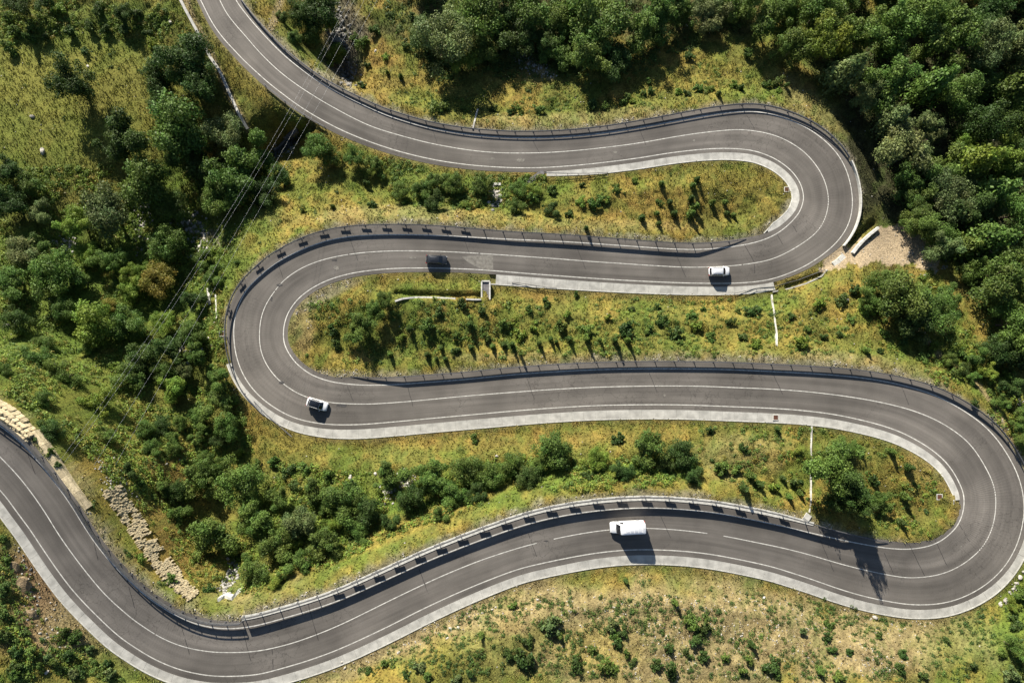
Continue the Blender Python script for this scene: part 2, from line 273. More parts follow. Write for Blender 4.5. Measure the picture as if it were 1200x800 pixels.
def road_rel(x, y):
    """nearest station, metres beyond the built edge (negative = on the road), side (+1 R, -1 L)"""
    n = len(x); J = np.zeros(n, int); dd = np.zeros(n); sd_ = np.zeros(n)
    for k in range(0, n, 8000):
        X, Y = x[k:k + 8000], y[k:k + 8000]
        d2 = (X[:, None] - cwx[None, :, 0]) ** 2 + (Y[:, None] - cwx[None, :, 1]) ** 2
        j = d2.argmin(1); J[k:k + 8000] = j
        lat = (X - cwx[j, 0]) * nw[j, 0] + (Y - cwx[j, 1]) * nw[j, 1]
        s = np.sign(lat); e = np.where(s > 0, outR[j], outL[j]) * ks[j]
        dd[k:k + 8000] = np.sqrt(d2[np.arange(len(j)), j]) - e; sd_[k:k + 8000] = s
    return J, dd, sd_
def sstep(a, b, t): t = np.clip((t - a) / (b - a), 0, 1); return t * t * (3 - 2 * t)
# sunken places: (px, py, radius px, depth m)
PITS = []
def seg_pit(x0, y0, x1, y1, r, d):
    for t in np.linspace(0, 1, max(2, int(math.hypot(x1 - x0, y1 - y0) / (r * .7)))): PITS.append((x0 + (x1 - x0) * t, y0 + (y1 - y0) * t, r, d))
seg_pit(464, 344, 562, 346, 4, 1.3); seg_pit(998, 281, 1022, 262, 5, 1.2); seg_pit(925, 336, 962, 324, 5, 1.0); seg_pit(262, 690, 276, 655, 7, 2.2); seg_pit(582, 222, 580, 240, 4.5, .9)
seg_pit(318, 178, 362, 146, 8, 3.0); seg_pit(395, 60, 408, 100, 7, 1.2)
def ground_z(x, y, rel=None, rough=True):
    zt = rbf(x, y); J, d, s = rel if rel is not None else road_rel(x, y)
    k0 = F / (HC + 2.5); far = sstep(1.0, 5, d) * sstep(.8, 1.3, np.hypot((x * k0 - 430) / 55, (y * k0 - 110) / 24))
    mead = 1 - .75 * (1 - sstep(.7, 1.2, np.hypot((x + 96) / 34, (y - 48) / 22)))
    if rough:
        far = far * mead
        zt = zt + far * ((fbm(x, y, 9, 3, 3) - .5) * 1.6 + (fbm(x, y, 2.2, 11, 3) - .5) * .8 + (vnoise(x, y, 1.05, 15) - .5) * .28)
    zt = zt + sstep(150, 900, np.hypot(x, y)) * (fbm(x, y, 500, 77, 3) - .35) * 120
    w = 1 - sstep(.45, 5.5, d)
    z = zt * (1 - w) + zr[J] * w - .03
    z = z - .35 * (1 - sstep(-.75, -.35, d))
    kx = F / (HC - z); px, py = 600 + x * kx, 400 - y * kx
    dep = np.zeros(len(x))
    for a, b, r, dp in PITS: dep = np.maximum(dep, dp * (1 - sstep(.55, 1.25, np.hypot(px - a, py - b) / r)))
    return z - dep * (d > .15)
def axis(lo, hi, st_, far, g=1.35):
    a = list(np.arange(lo, hi + 1e-6, st_)); s = st_; v = a[-1]
    while v < far: s *= g; v += s; a.append(v)
    s = st_; v = a[0]
    while v > -far: s *= g; v -= s; a.insert(0, v)
    return np.array(a)
ax, ay = axis(-118, 118, .42, 6000), axis(-80, 80, .42, 6000)
GX, GY = np.meshgrid(ax, ay); gx, gy = GX.ravel(), GY.ravel()
REL = road_rel(gx, gy); GZ = ground_z(gx, gy, REL)
nx_, ny_ = len(ax), len(ay); GZ2 = GZ.reshape(ny_, nx_)
def gz_at(x, y):
    i = int(np.clip(np.searchsorted(ax, x) - 1, 0, nx_ - 2)); j = int(np.clip(np.searchsorted(ay, y) - 1, 0, ny_ - 2))
    a = (x - ax[i]) / (ax[i + 1] - ax[i]); b = (y - ay[j]) / (ay[j + 1] - ay[j])
    return float((GZ2[j, i] * (1 - a) + GZ2[j, i + 1] * a) * (1 - b) + (GZ2[j + 1, i] * (1 - a) + GZ2[j + 1, i + 1] * a) * b)
def gz_vec(x, y):
    i = np.clip(np.searchsorted(ax, x) - 1, 0, nx_ - 2); j = np.clip(np.searchsorted(ay, y) - 1, 0, ny_ - 2)
    a = (x - ax[i]) / (ax[i + 1] - ax[i]); b = (y - ay[j]) / (ay[j + 1] - ay[j])
    return (GZ2[j, i] * (1 - a) + GZ2[j, i + 1] * a) * (1 - b) + (GZ2[j + 1, i] * (1 - a) + GZ2[j + 1, i + 1] * a) * b
def G(px, py, up=0.0):
    """ground point under the pixel at which something `up` metres above the ground is seen"""
    z = 0.0
    for _ in range(22):
        p = P(px, py, z + up); z = .6 * z + .4 * gz_at(p.x, p.y)
    p = P(px, py, z + up); return Vector((p.x, p.y, gz_at(p.x, p.y)))
def to_px(x, y, z): k = F / (HC - z); return 600 + x * k, 400 - y * k

# ---- ground colours: patches of vegetation and soil that belong to the place
PXX, PYY = to_px(gx, gy, GZ)
def blob(a, b, rx, ry=None, rot=0):
    ry = ry or rx; c, s = math.cos(math.radians(rot)), math.sin(math.radians(rot)); u, v = PXX - a, PYY - b
    wob = (fbm(PXX, PYY, 40, 5, 3) - .5) * 1.1
    return 1 - sstep(.55, 1.25, np.hypot((u * c + v * s) / rx, (-u * s + v * c) / ry) + wob)
def inpoly(px, py, poly):
    c = np.zeros(len(px), bool); n = len(poly)
    for i in range(n):
        x1, y1 = poly[i]; x2, y2 = poly[(i + 1) % n]
        if y1 == y2: continue
        m = ((y1 > py) != (y2 > py)) & (px < (x2 - x1) * (py - y1) / (y2 - y1) + x1); c ^= m
    return c
def T3(s): return np.array([float(a) for a in s.split()])
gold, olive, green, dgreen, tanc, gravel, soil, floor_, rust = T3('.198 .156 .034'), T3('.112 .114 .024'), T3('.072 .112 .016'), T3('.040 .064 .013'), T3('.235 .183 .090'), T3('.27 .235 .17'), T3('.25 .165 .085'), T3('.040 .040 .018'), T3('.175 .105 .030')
n1 = fbm(PXX, PYY, 60, 21, 4)[:, None]; n2 = fbm(PXX, PYY, 14, 31, 3, .7)[:, None]; n3 = fbm(PXX, PYY, 5, 41, 3, .8)[:, None]
def lerp(a, b, t): return a * (1 - t) + b * t
t1 = sstep(.38, .62, n1 * .5 + n2 * .5)
COL = lerp(olive[None], gold[None], t1)
COL = lerp(COL, rust[None], sstep(.56, .70, n2) * .38 * sstep(.4, .6, n1))
COL = lerp(COL, green[None], sstep(.52, .66, fbm(PXX, PYY, 22, 51, 3)[:, None]) * .65)
n4 = fbm(PXX, PYY, 9, 61, 3, .7)[:, None]
def apply(col, m, mix=1.0):
    global COL
    m = (m if m.ndim == 2 else m[:, None]) * mix
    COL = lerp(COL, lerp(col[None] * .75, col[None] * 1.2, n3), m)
for a, b, rx, ry, r, c, mx in [
        (90, 35, 150, 35, -5, green, .7), (100, 120, 110, 60, 0, olive, .35), (60, 95, 80, 35, 0, gold, .5), (150, 110, 60, 40, 0, rust, .45), (30, 330, 90, 140, 0, green, .8), (170, 330, 120, 110, 0, green, .85), (60, 240, 60, 30, 0, olive, .7),
        (230, 240, 80, 60, 0, green, .7), (120, 460, 110, 60, 10, green, .6), (210, 480, 60, 60, 0, olive, .6), (200, 555, 50, 30, 0, rust, .5), (60, 680, 60, 60, 30, soil, .6), (90, 740, 70, 25, 40, tanc, .5), (20, 630, 30, 30, 0, green, .5), (150, 780, 60, 30, 20, green, .6),
        (195, 635, 34, 60, -38, rust, .6), (130, 640, 16, 50, -38, soil, .4), (95, 565, 26, 10, 50, tanc, .6), (110, 545, 30, 12, 50, rust, .4),
        (550, 515, 250, 12, 0, rust, .35), (330, 520, 50, 25, 0, gold, .6), (540, 570, 260, 22, -6, green, .7), (360, 620, 90, 60, 0, green, .7), (780, 510, 90, 12, 0, rust, .35), (760, 575, 120, 12, 0, gold, .5), (470, 620, 190, 9, -22, gold, .9),
        (860, 530, 60, 30, 0, tanc, .3), (1060, 590, 50, 30, 0, rust, .3), (1090, 540, 30, 40, 0, tanc, .25),
        (800, 740, 420, 70, 3, tanc, .85), (700, 760, 60, 30, 0, gold, .5), (560, 770, 90, 30, -15, olive, .75), (1020, 770, 60, 35, 0, tanc, .6), (1140, 760, 60, 40, 0, green, .45), (1190, 720, 30, 60, 0, green, .8), (520, 730, 120, 12, -24, tanc, .7), (410, 780, 40, 18, -20, tanc, .7),
        (860, 210, 70, 20, 0, gold, .5), (780, 245, 120, 25, 0, rust, .25), (470, 255, 130, 14, 0, tanc, .35), (700, 265, 150, 8, 0, tanc, .25), (480, 215, 130, 22, 5, green, .6), (600, 225, 60, 20, 0, green, .5),
        (500, 340, 60, 10, 0, green, .6), (425, 370, 60, 25, -35, green, .6), (380, 345, 50, 9, -25, gravel, .5), (355, 385, 14, 30, 0, tanc, .5), (700, 345, 200, 9, 0, rust, .3), (700, 385, 260, 22, 0, olive, .35), (750, 418, 300, 7, 0, tanc, .35), (1010, 430, 90, 14, 10, tanc, .4), (1080, 400, 60, 30, 0, green, .4), (1150, 440, 40, 60, -40, green, .6), (1120, 455, 60, 12, 42, rust, .4),
        (700, 140, 220, 12, -3, tanc, .35), (520, 100, 60, 40, 0, gold, .5), (800, 85, 100, 25, 0, gold, .45), (450, 90, 40, 40, 0, rust, .35), (510, 118, 60, 12, 10, green, .5), (960, 130, 60, 20, 38, tanc, .35), (1010, 190, 22, 60, -25, green, .5), (610, 70, 16, 40, -40, tanc, .4),
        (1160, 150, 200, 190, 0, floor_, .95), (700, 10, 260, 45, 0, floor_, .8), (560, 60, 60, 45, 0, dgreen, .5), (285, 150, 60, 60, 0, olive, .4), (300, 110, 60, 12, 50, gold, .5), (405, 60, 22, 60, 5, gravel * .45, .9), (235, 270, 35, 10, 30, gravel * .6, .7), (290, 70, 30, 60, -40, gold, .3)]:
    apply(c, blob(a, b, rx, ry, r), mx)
PADX = lambda: inpoly(PXX + (fbm(PXX, PYY, 7, 71, 3) - .5) * 16, PYY + (fbm(PXX, PYY, 7, 73, 3) - .5) * 14, [(958, 321), (964, 306), (984, 284), (996, 292), (1012, 282), (1030, 268), (1050, 262), (1100, 285), (1098, 316), (1070, 312), (1030, 307), (1000, 311)])
J_, d_, s_ = REL
valley = ((J_ < st(971, 232)) & (s_ < 0)) | ((J_ >= st(971, 232)) & (J_ < st(304, 397)) & (s_ > 0)) | ((J_ >= st(350, 460)) & (J_ < st(1167, 590)) & (s_ < 0)) | ((J_ > st(1062, 676)) & (s_ > 0))
vb = (1 - sstep(.1, 1.5, d_ + (n2[:, 0] - .5) * 2.2)) * valley
apply(gravel, vb, .6)
apply(tanc, (1 - sstep(.1, 1.2, d_ + (n2[:, 0] - .5))) * (~valley), .3)
# footpaths worn into the ground
def pathmask(pts, w):
    m = np.full(len(PXX), 1e9); pts = np.array(pts, float)
    for (x0, y0), (x1, y1) in zip(pts[:-1], pts[1:]):
        dx, dy = x1 - x0, y1 - y0; t = np.clip(((PXX - x0) * dx + (PYY - y0) * dy) / (dx * dx + dy * dy), 0, 1); m = np.minimum(m, np.hypot(PXX - x0 - t * dx, PYY - y0 - t * dy))
    return 1 - sstep(.5, 1.2, m / w)
PATHS = [([(1060, 370), (1082, 392), (1100, 415), (1125, 432), (1148, 452), (1168, 478), (1182, 510), (1203, 545)], 3.6), ([(214, -10), (228, 25), (246, 60), (262, 95), (276, 125), (291, 153)], 4.5), ([(330, -5), (326, 12), (318, 32), (306, 42)], 5), ([(600, 50), (625, 75), (645, 88)], 7), ([(385, 8), (392, 40), (402, 70), (408, 100)], 5)]
MD = (1 - sstep(.7, 1.2, np.hypot((PXX - 85) / 160, (PYY - 120) / 85)))[:, None]
COL = COL * lerp(1.0, lerp(.76, 1.2, sstep(.34, .62, n4 * .55 + n3 * .45)), 1 - .55 * MD)
COL = lerp(COL, dgreen[None] * 1.2, sstep(.58, .68, n4) * .45 * (1 - MD))
COL = lerp(COL, T3('.140 .155 .028')[None] * lerp(.8, 1.2, n2), MD * .6)
n3 = fbm(PXX, PYY, 12, 41, 3, .6)[:, None]; apply(T3('.33 .255 .165'), PADX().astype(float), .95)
for p, w in PATHS: apply(tanc * 1.1, pathmask(p, w), .85)
apply(soil * .8, blob(28, 700, 50, 75, -15), .9); apply(tanc, blob(75, 740, 34, 40, -35), .8); apply(green, blob(5, 690, 14, 60), .6)
idx = (np.arange(ny_ - 1)[:, None] * nx_ + np.arange(nx_ - 1)[None]).ravel()
Q = np.c_[idx, idx + 1, idx + nx_ + 1, idx + nx_]
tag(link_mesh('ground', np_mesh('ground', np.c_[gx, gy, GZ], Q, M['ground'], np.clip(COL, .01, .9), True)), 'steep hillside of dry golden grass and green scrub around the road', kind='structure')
COL3 = COL.reshape(ny_, nx_, 3)
def col_at(x, y):
    i = np.clip(np.searchsorted(ax, x), 0, nx_ - 1); j = np.clip(np.searchsorted(ay, y), 0, ny_ - 1); return COL3[j, i]

# ------------------------------------------------------------------ road, paint, cracks
road = None
def strip(name, m, ii, lo, hi, dz, parent=None, skirt=0.0, uv=False):
    """ribbon between lateral pixel functions lo(i), hi(i)"""
    V, Fc = [], []
    for i in ii:
        a, b = W(i, lo(i), dz), W(i, hi(i), dz)
        if skirt: V += [a - Vector((0, 0, skirt)), a, b, b - Vector((0, 0, skirt))]
        else: V += [a, b]
    k = 4 if skirt else 2
    for r in range(len(ii) - 1):
        for c in range(k - 1): Fc.append((r * k + c, r * k + c + 1, (r + 1) * k + c + 1, (r + 1) * k + c))
    if skirt: Fc += [(0, 1, 2, 3), tuple((len(ii) - 1) * 4 + q for q in (3, 2, 1, 0))]
    me = bpy.data.meshes.new(name); me.from_pydata(V, [], Fc); me.materials.append(m)
    if uv:
        u = me.uv_layers.new(name='UVMap')
        for l_ in me.loops:
            vi = l_.vertex_index; r, c = divmod(vi, k); u.data[l_.index].uv = (r * .45, (0 if c < k / 2 else 9.0))
    me.update()
    return link_mesh(name, me, parent)
road = strip('road', M['asphalt'], range(0, N), lambda i: -at(edgeL, i), lambda i: at(edgeR, i), .0, None, .45, True)
tag(road, 'grey two lane asphalt mountain road winding through four hairpin sweeps', kind='structure')
def px_m(i): return 1 / ks[int(min(max(i, 0), N - 1))]
hw = .085
def lineband(name, off, a, b, dz=.008, wm=hw):
    n = max(2, int((b - a) / .5) + 1); ii = np.linspace(a, b, n)
    return strip(name, M['line'], ii, lambda i: off(i) - wm * px_m(i), lambda i: off(i) + wm * px_m(i), dz, road)
lineband('edge_line', lambda i: -at(offL, i), 0, N - 1); lineband('edge_line', lambda i: at(offR, i), 0, N - 1)
cuts = sorted(st(*p) for p in [(410, 298), (640, 634), (838, 626), (870, 310), (322, 341), (562, 297), (496, 683), (182, 742)])
gaps = {st(640, 634): 3.4, st(838, 626): 3.2}
s0 = 0
for c in cuts + [N - 1]:
    g = gaps.get(c, .25); lineband('centre_line', lambda i: 0, s0, c - g if c != N - 1 else c, wm=.075); s0 = c + g
def flat_ribbon(mb, pts, w, dz):
    pts = [Vector(p) for p in pts]; vs = []
    for k, p in enumerate(pts):
        d = (pts[min(k + 1, len(pts) - 1)] - pts[max(k - 1, 0)]); d.z = 0; d.normalize(); n = Vector((-d.y, d.x, 0)) * w / 2
        vs += [p + n + Vector((0, 0, dz)), p - n + Vector((0, 0, dz))]
    mb.add(vs, [(2 * k, 2 * k + 1, 2 * k + 3, 2 * k + 2) for k in range(len(pts) - 1)])
def RP(px, py, dz=0):     # pixel on the road plane
    i = st(px, py); return P(px, py, zr[i]) + Vector((0, 0, dz))
CR = "414,119,416,127 507,152,512,167 624,164,632,179 749,150,757,170 875,135,884,151 924,142,929,151 676,290,686,315 791,296,804,325 872,286,884,307 884,310,884,320 544,280,550,297 410,280,419,305 325,306,332,326 911,275,917,286 929,264,934,272 407,452,414,470 478,454,484,476 617,442,626,467 761,437,770,460 907,440,917,462 1057,454,1065,474 1124,614,1137,636 1095,631,1112,667 1065,637,1084,675 1036,647,1047,672 961,632,977,669 774,604,786,630 619,625,629,652 491,666,502,696 361,707,373,750 319,760,320,785 110,635,115,656 151,687,160,720 212,731,222,766 285,740,294,774 32,530,41,555 352,84,355,90"
for c in CR.split():
    x0, y0, x1, y1 = map(float, c.split(',')); mb = MB(); k = 9
    pts = [RP(x0 + (x1 - x0) * t / k + random.uniform(-.25, .25), y0 + (y1 - y0) * t / k) for t in range(k + 1)]
    flat_ribbon(mb, pts, .075, .013); mb.build('crack_seal', M['seal'], road)
def patch(cx, cy, rx, ry, m, dz, n=18, jag=.22):
    mb = MB(); vs = [RP(cx, cy, dz)]; z = vs[0].z
    for k in range(n):
        a = 2 * math.pi * k / n; r = 1 + random.uniform(-jag, jag); q = P(cx + math.cos(a) * rx * r, cy + math.sin(a) * ry * r, z - dz); vs.append(RP(cx + math.cos(a) * rx * r, cy + math.sin(a) * ry * r, dz))
    mb.add(vs, [(0, 1 + k, 1 + (k + 1) % n) for k in range(n)]); mb.build('repair_patch', m, road)
for p in [(577, 186, 2.6, 1.3), (610, 187.5, 5, 2.4), (721, 178.5, 2.2, 1.6), (813, 165, 1.6, 1.5), (483, 302, 5, 1.2), (394, 314, 3, 3), (570, 306, 5, 4.5), (779, 463, 1.5, 1.5), (1126, 640, 1.2, 1.2), (649, 468, 1, 1)]:
    patch(*p, M['patch'], .012)
mb = MB(); vs = [RP(*p, .010) for p in [(541, 301), (552, 299.5), (565, 298.5), (578, 299), (578, 306), (578, 317), (566, 316), (556, 312), (548, 307)]]
mb.add(vs, [tuple(range(len(vs)))[::-1]]); mb.build('repair_patch', M['patch'], road)
for p in [(318, 350, 1.3, 3), (328, 334, 3.5, 1.6), (330, 448, 3, 2), (400, 475, 7, 1.6), (640, 633.5, 3, .8), (392, 305, 3, 1.2)]: patch(*p, M['tar'], .011)

# gutters of cast slabs, each slab its own piece
def slab_mesh(g, i0, i1, lat0, lat1, top, depth, m):
    mb = MB(); V = []
    k = 3
    for t in range(k + 1):
        i = i0 + (i1 - i0) * t / k
        a, b = lat0(i), lat1(i)
        V += [W(i, a, top - depth), W(i, a, top), W(i, b, top), W(i, b, top - depth)]
    fs = []
    for r in range(k):
        for c in range(4): fs.append((r * 4 + c, r * 4 + (c + 1) % 4, (r + 1) * 4 + (c + 1) % 4, (r + 1) * 4 + c))
    fs += [(0, 3, 2, 1), tuple(k * 4 + q for q in (0, 1, 2, 3))]
    mb.add(V, fs); return mb.mesh('slab', m)
GL = ['pale concrete drainage gutter round the inside of the upper right hairpin', 'pale concrete drainage gutter below the second road, beside the white hatchback', 'long pale concrete gutter below the third road, ending inside the lower right hairpin', 'long pale concrete gutter along the bottom edge of the lowest road']
for g, lab in zip(gut, GL):
    sg = 1 if g['side'] == 'R' else -1; e = edgeR if sg > 0 else edgeL
    root = tag(empty('drainage_gutter', W(g['a'], sg * at(e, g['a']))), lab, 'gutter', 'concrete gutters beside the road'); base = root.location.copy()
    dst = 4.6; n = int((g['b'] - g['a']) / dst)
    for q in range(n):
        i0, i1 = g['a'] + q * dst + .022, g['a'] + (q + 1) * dst - .022
        o = link_mesh('slab', slab_mesh(g, i0, i1, lambda i: sg * (at(e, i) + .05), lambda i: sg * (at(e, i) + at(g['w'], i) - 1.2), .02 + random.uniform(-.003, .003), .4, M['conc']), root)
        o.matrix_parent_inverse = Matrix.Translation(-base)
    o = strip('kerb', M['conc_l'], np.linspace(g['a'], g['b'], (g['b'] - g['a']) + 1), lambda i: sg * (at(e, i) + at(g['w'], i) - 1.1), lambda i: sg * (at(e, i) + at(g['w'], i) + .1), .05, root, .45)
    o.matrix_parent_inverse = Matrix.Translation(-base)
root = tag(empty('concrete_ledge', W(led['a'], edgeR[led['a']])), 'pale concrete ledge carrying the tall barrier above the lowest road', 'ledge')
o = strip('ledge_top', M['conc_l'], np.linspace(led['a'], led['b'], 300), lambda i: at(edgeR, i) + .1, lambda i: at(edgeR, i) + at(led['w'], i), .08, root, .5); o.matrix_parent_inverse = Matrix.Translation(-root.location)
# little rusty grates let into gutters
for a, b, lab in [(909, 489, 'rusty square drain grate in the gutter below the third road'), (1101, 582, 'rusty drain grate at the inner edge of the lower right hairpin'), (260, 391, 'rusty drain grate in gravel beside the left hairpin'), (922, 222, 'rusty drain grate frame at the inner edge of the upper right hairpin')]:
    g0 = G(a, b); i = st(a, b) if a > 880 and b < 500 and b > 400 else None; z = (zr[i] + .04) if i is not None else g0.z + .12
    p = P(a, b, z); r = tag(empty('drain_grate', p), lab, 'drain grate', 'drain grates')
    fr = MB()
    for s in (-1, 1): fr.box((s * .47, 0, 0), (.1, 1.04, .14)); fr.box((0, s * .47, 0), (.84, .1, .139))
    fr.build('frame', M['conc_l'], r)
    for k in range(6):
        bm_ = MB(); bm_.box((-.35 + k * .14, 0, .01), (.09, .84, .08)); bm_.build('bar', M['iron'], r)

# ------------------------------------------------------------------ guard rails
def beam_mesh(ii, lat, z0, z1, th=.09, m=None, ramp=None):
    prof_ = [(0, 0), (.08, .12), (.08, .35), (.02, .5), (.08, .65), (.08, .88), (.04, 1), (-.06, 1), (-.06, 0)]
    V, Fc = [], []; k = len(prof_)
    for q, i in enumerate(ii):
        r = 1.0 if ramp is None else ramp(i); h0, h1 = z0 * r, z1 * r + .05
        sg = 1 if lat(i) > 0 else -1
        for dx, dz in prof_: V.append(W(i, lat(i) - sg * dx * px_m(i), h0 + (h1 - h0) * dz))
    for q in range(len(ii) - 1):
        for c in range(k): Fc.append((q * k + c, q * k + (c + 1) % k, (q + 1) * k + (c + 1) % k, (q + 1) * k + c))
    Fc += [tuple(range(k)), tuple((len(ii) - 1) * k + c for c in range(k))[::-1]]
    mb = MB(); mb.add(V, Fc); return mb.mesh('beam', m or M['steel'], False)
def guardrail(lab, side, a, b, off, z0, z1, spacing=7.3, plates=None, ramp_a=False, ramp_b=False, top=None, pz=.5, ph=.4):
    ia, ib = (st(*a), st(*b)); sg = 1 if side == 'R' else -1; base = offR if sg > 0 else offL
    if callable(off): o_ = off
    else: pr = prof(off); o_ = lambda i: at(pr, i)
    lat = lambda i: sg * (at(base, i) + o_(i))
    root = tag(empty('guardrail', W(ia, lat(ia))), lab, 'guardrail', 'steel guardrails on the valley side of the road'); inv = Matrix.Translation(-root.location)
    def ramp(i):
        r = 1.0
        if ramp_a: r = min(r, .02 + (i - ia) / 22)
        if ramp_b: r = min(r, .02 + (ib - i) / 22)
        return max(.02, min(1, r))
    ii = np.linspace(ia, ib, max(3, int((ib - ia) * 1.0)))
    o = link_mesh('beam', beam_mesh(ii, lat, z0, z1, ramp=ramp), root); o.matrix_parent_inverse = inv
    if top: 
        o = link_mesh('hand_rail', beam_mesh(ii, lat, top, top + .07, ramp=ramp), root); o.matrix_parent_inverse = inv
    n = int((ib - ia) / spacing)
    for q in range(n + 1):
        i = ia + (ib - ia) * q / n; p = W(i, lat(i)); h = (top or z1) * ramp(i) + .02
        if h < .1: continue
        t = W(min(i + 1, N - 2), lat(i + 1)) - W(max(i - 1, 0), lat(i - 1)); rz = math.atan2(t.y, t.x)
        mb = MB(); nn = Vector((math.sin(rz), -math.cos(rz), 0)) * .1
        mb.box((0, 0, h / 2 - .2), (.13, .10, h + .4)); mb.box((0, 0, .02), (.34, .26, .05))
        o = mb.build('post', M['steel'], root, loc=p, rot=(0, 0, rz)); o.matrix_parent_inverse = inv
        if plates and plates(cp[int(i)][0], i):
            mb = MB(); mb.box((0, 0, pz), (1.8, .08, ph)); mb.box((0, .055, pz), (1.7, .03, .06)); mb.box((-.7, -.065, pz), (.08, .05, ph + .1)); mb.box((.7, -.065, pz), (.08, .05, ph + .1))
            o = mb.build('lower_plate', M['steel'], root, loc=p, rot=(0, 0, rz)); o.matrix_parent_inverse = inv
    return root
guardrail('long steel guardrail along the upper edge of the topmost road', 'L', (250, -15), (962, 203), [(250, -15, 6), (375, 110, 6), (700, 170, 7), (960, 200, 8)], .36, .58, 7.3, top=.78)
guardrail('steel guardrail of plated posts above the second road and round left hairpin', 'R', (880, 309), (336, 453), [(880, 309, 6), (700, 306, 7), (600, 300, 8), (500, 294, 11), (370, 307, 11.5), (319, 345, 9.5), (304, 380, 8), (306, 412, 8), (325, 445, 12), (336, 453, 15)], .82, 1.15, 7.3, pz=.44, ph=.30,
          plates=lambda x, i: x < 562 and i < st(306, 385), ramp_a=True, ramp_b=True)
guardrail('steel guardrail above the third road, rising from the ground at its left', 'L', (408, 473), (1167, 600), [(408, 473, 9), (900, 455, 8.5), (1115, 502, 9), (1160, 560, 8.5)], .52, .95, 7.3, ramp_a=True)
guardrail('tall steel barrier with plated posts on the concrete ledge above lowest road', 'R', (1035, 672), (288, 763), [(1035, 672, 6), (1000, 663, 9), (900, 638, 13.5), (660, 628, 14), (300, 762, 13.5)], .98, 1.48, 8.45, pz=.66, ph=.38,
          plates=lambda x, i: 404 < x < 912 and i > st(915, 640), ramp_a=True)
guardrail('steel guardrail along the upper right edge of the lowest left road', 'R', (285, 763), (-60, 482), [(285, 763, 7.5), (200, 752, 7), (0, 535, 7)], .60, .98, 7.3, top=1.2)
guardrail('short steel guardrail on the bridge over the stream, lower road edge', 'R', (325, 82), (392, 127), [(325, 82, 4.5), (392, 127, 6)], .4, .75, 7)
# white concrete parapet round the outside of the upper right hairpin
root = tag(empty('concrete_parapet', W(st(962, 203), -at(offL, st(962, 203)) - 8)), 'white topped concrete parapet outside the upper right hairpin', 'parapet')
a, b = st(962, 203) + 1, st(960, 268)
o = strip('wall', M['conc_l'], np.linspace(a, b, 50), lambda i: -at(offL, i) - 8.8, lambda i: -at(offL, i) - 7.8, .75, root, 1.3); o.matrix_parent_inverse = Matrix.Translation(-root.location)
o = strip('coping', M['conc_l'], np.linspace(a, b, 50), lambda i: -at(offL, i) - 9.0, lambda i: -at(offL, i) - 7.6, .83, root, .08); o.matrix_parent_inverse = Matrix.Translation(-root.location)

def railing(lab, pts, h=1.0, n_post=None, z=None):
    """thin pipe railing through photo points on the ground"""
    W_ = [G(*p) if z is None else P(*p, z) for p in pts]
    r = tag(empty('pipe_railing', W_[0]), lab, 'railing', 'thin pipe railings at the culverts'); inv = Matrix.Translation(-r.location)
    for hh in (h, h * .55):
        mb = MB()
        for u, v in zip(W_[:-1], W_[1:]): mb.tube(u + Vector((0, 0, hh)), v + Vector((0, 0, hh)), .045)
        o = mb.build('rail', M['steel'], r); o.matrix_parent_inverse = inv
    for u, v in zip(W_[:-1], W_[1:]):
        k = max(1, int((v - u).length / 1.6))
        for q in range(k + (v is W_[-1])):
            p = u.lerp(v, q / k); mb = MB(); mb.tube((0, 0, -.3), (0, 0, h), .04); o = mb.build('post', M['steel'], r, loc=p); o.matrix_parent_inverse = inv
railing('pipe railing on the gutter below the topmost road', [(638, 203), (665, 204), (690, 204), (712, 203)], .7, z=zr[st(680, 176)])
railing('pipe railing on the gutter below the second road, left part', [(600, 331), (616, 333), (640, 337), (652, 338)], .7, z=zr[st(625, 301)] - .1)
railing('pipe railing beside the planted ditch below the upper right hairpin', [(860, 344), (885, 338), (905, 336), (935, 328), (966, 316)], .7)
railing('pipe railing on the slope beneath the left hairpin', [(299, 470), (312, 484), (326, 496), (343, 511)], .8)

# ------------------------------------------------------------------ walls, culverts, chutes
def wall_run(name, lab, cat, pts, w, h, m, sink=1.2, group=None, zs=None, piece=None):
    """low wall with real thickness that follows photo points"""
    P3 = [G(*p) for p in pts]
    if zs is not None: P3 = [P(p[0], p[1], z) for p, z in zip(pts, zs)]
    root = tag(empty(name, P3[0]), lab, cat, group); inv = Matrix.Translation(-root.location)
    def sect(k):
        d = P3[min(k + 1, len(P3) - 1)] - P3[max(k - 1, 0)]; d.z = 0; d.normalize(); n = Vector((-d.y, d.x, 0)) * w / 2; return n
    for k in range(len(P3) - 1):
        n0, n1_ = sect(k), sect(k + 1); a, b = P3[k], P3[k + 1]; up, dn = Vector((0, 0, h)), Vector((0, 0, -sink))
        g = (b - a).normalized() * .02
        a = a + g; b = b - g
        mb = MB(); mb.add([a - n0 + dn, a + n0 + dn, a + n0 + up, a - n0 + up, b - n1_ + dn, b + n1_ + dn, b + n1_ + up, b - n1_ + up], [(0, 1, 2, 3), (7, 6, 5, 4), (3, 2, 6, 7), (1, 5, 6, 2), (0, 3, 7, 4), (0, 4, 5, 1)])
        o = mb.build(piece or 'wall_section', m, root); o.matrix_parent_inverse = inv
    return root
wall_run('culvert_wall', 'straight pale concrete wall edging the dark trench left of culvert pit', 'wall', [(463, 353), (472, 350), (486, 348.5), (500, 348.5), (515, 349), (534, 350)], .35, .35, M['conc_l'])
wall_run('culvert_wall', 'pale wall stub between the trench and the culvert pit', 'wall', [(546, 350.5), (556, 351), (564, 351)], .3, .3, M['conc_l'])
r = tag(empty('culvert_pit', G(569, 341)), 'open concrete culvert pit below second road with purple grey floor', 'culvert'); inv = Matrix.Translation(-r.location)
zp = gz_at(r.location.x, r.location.y)
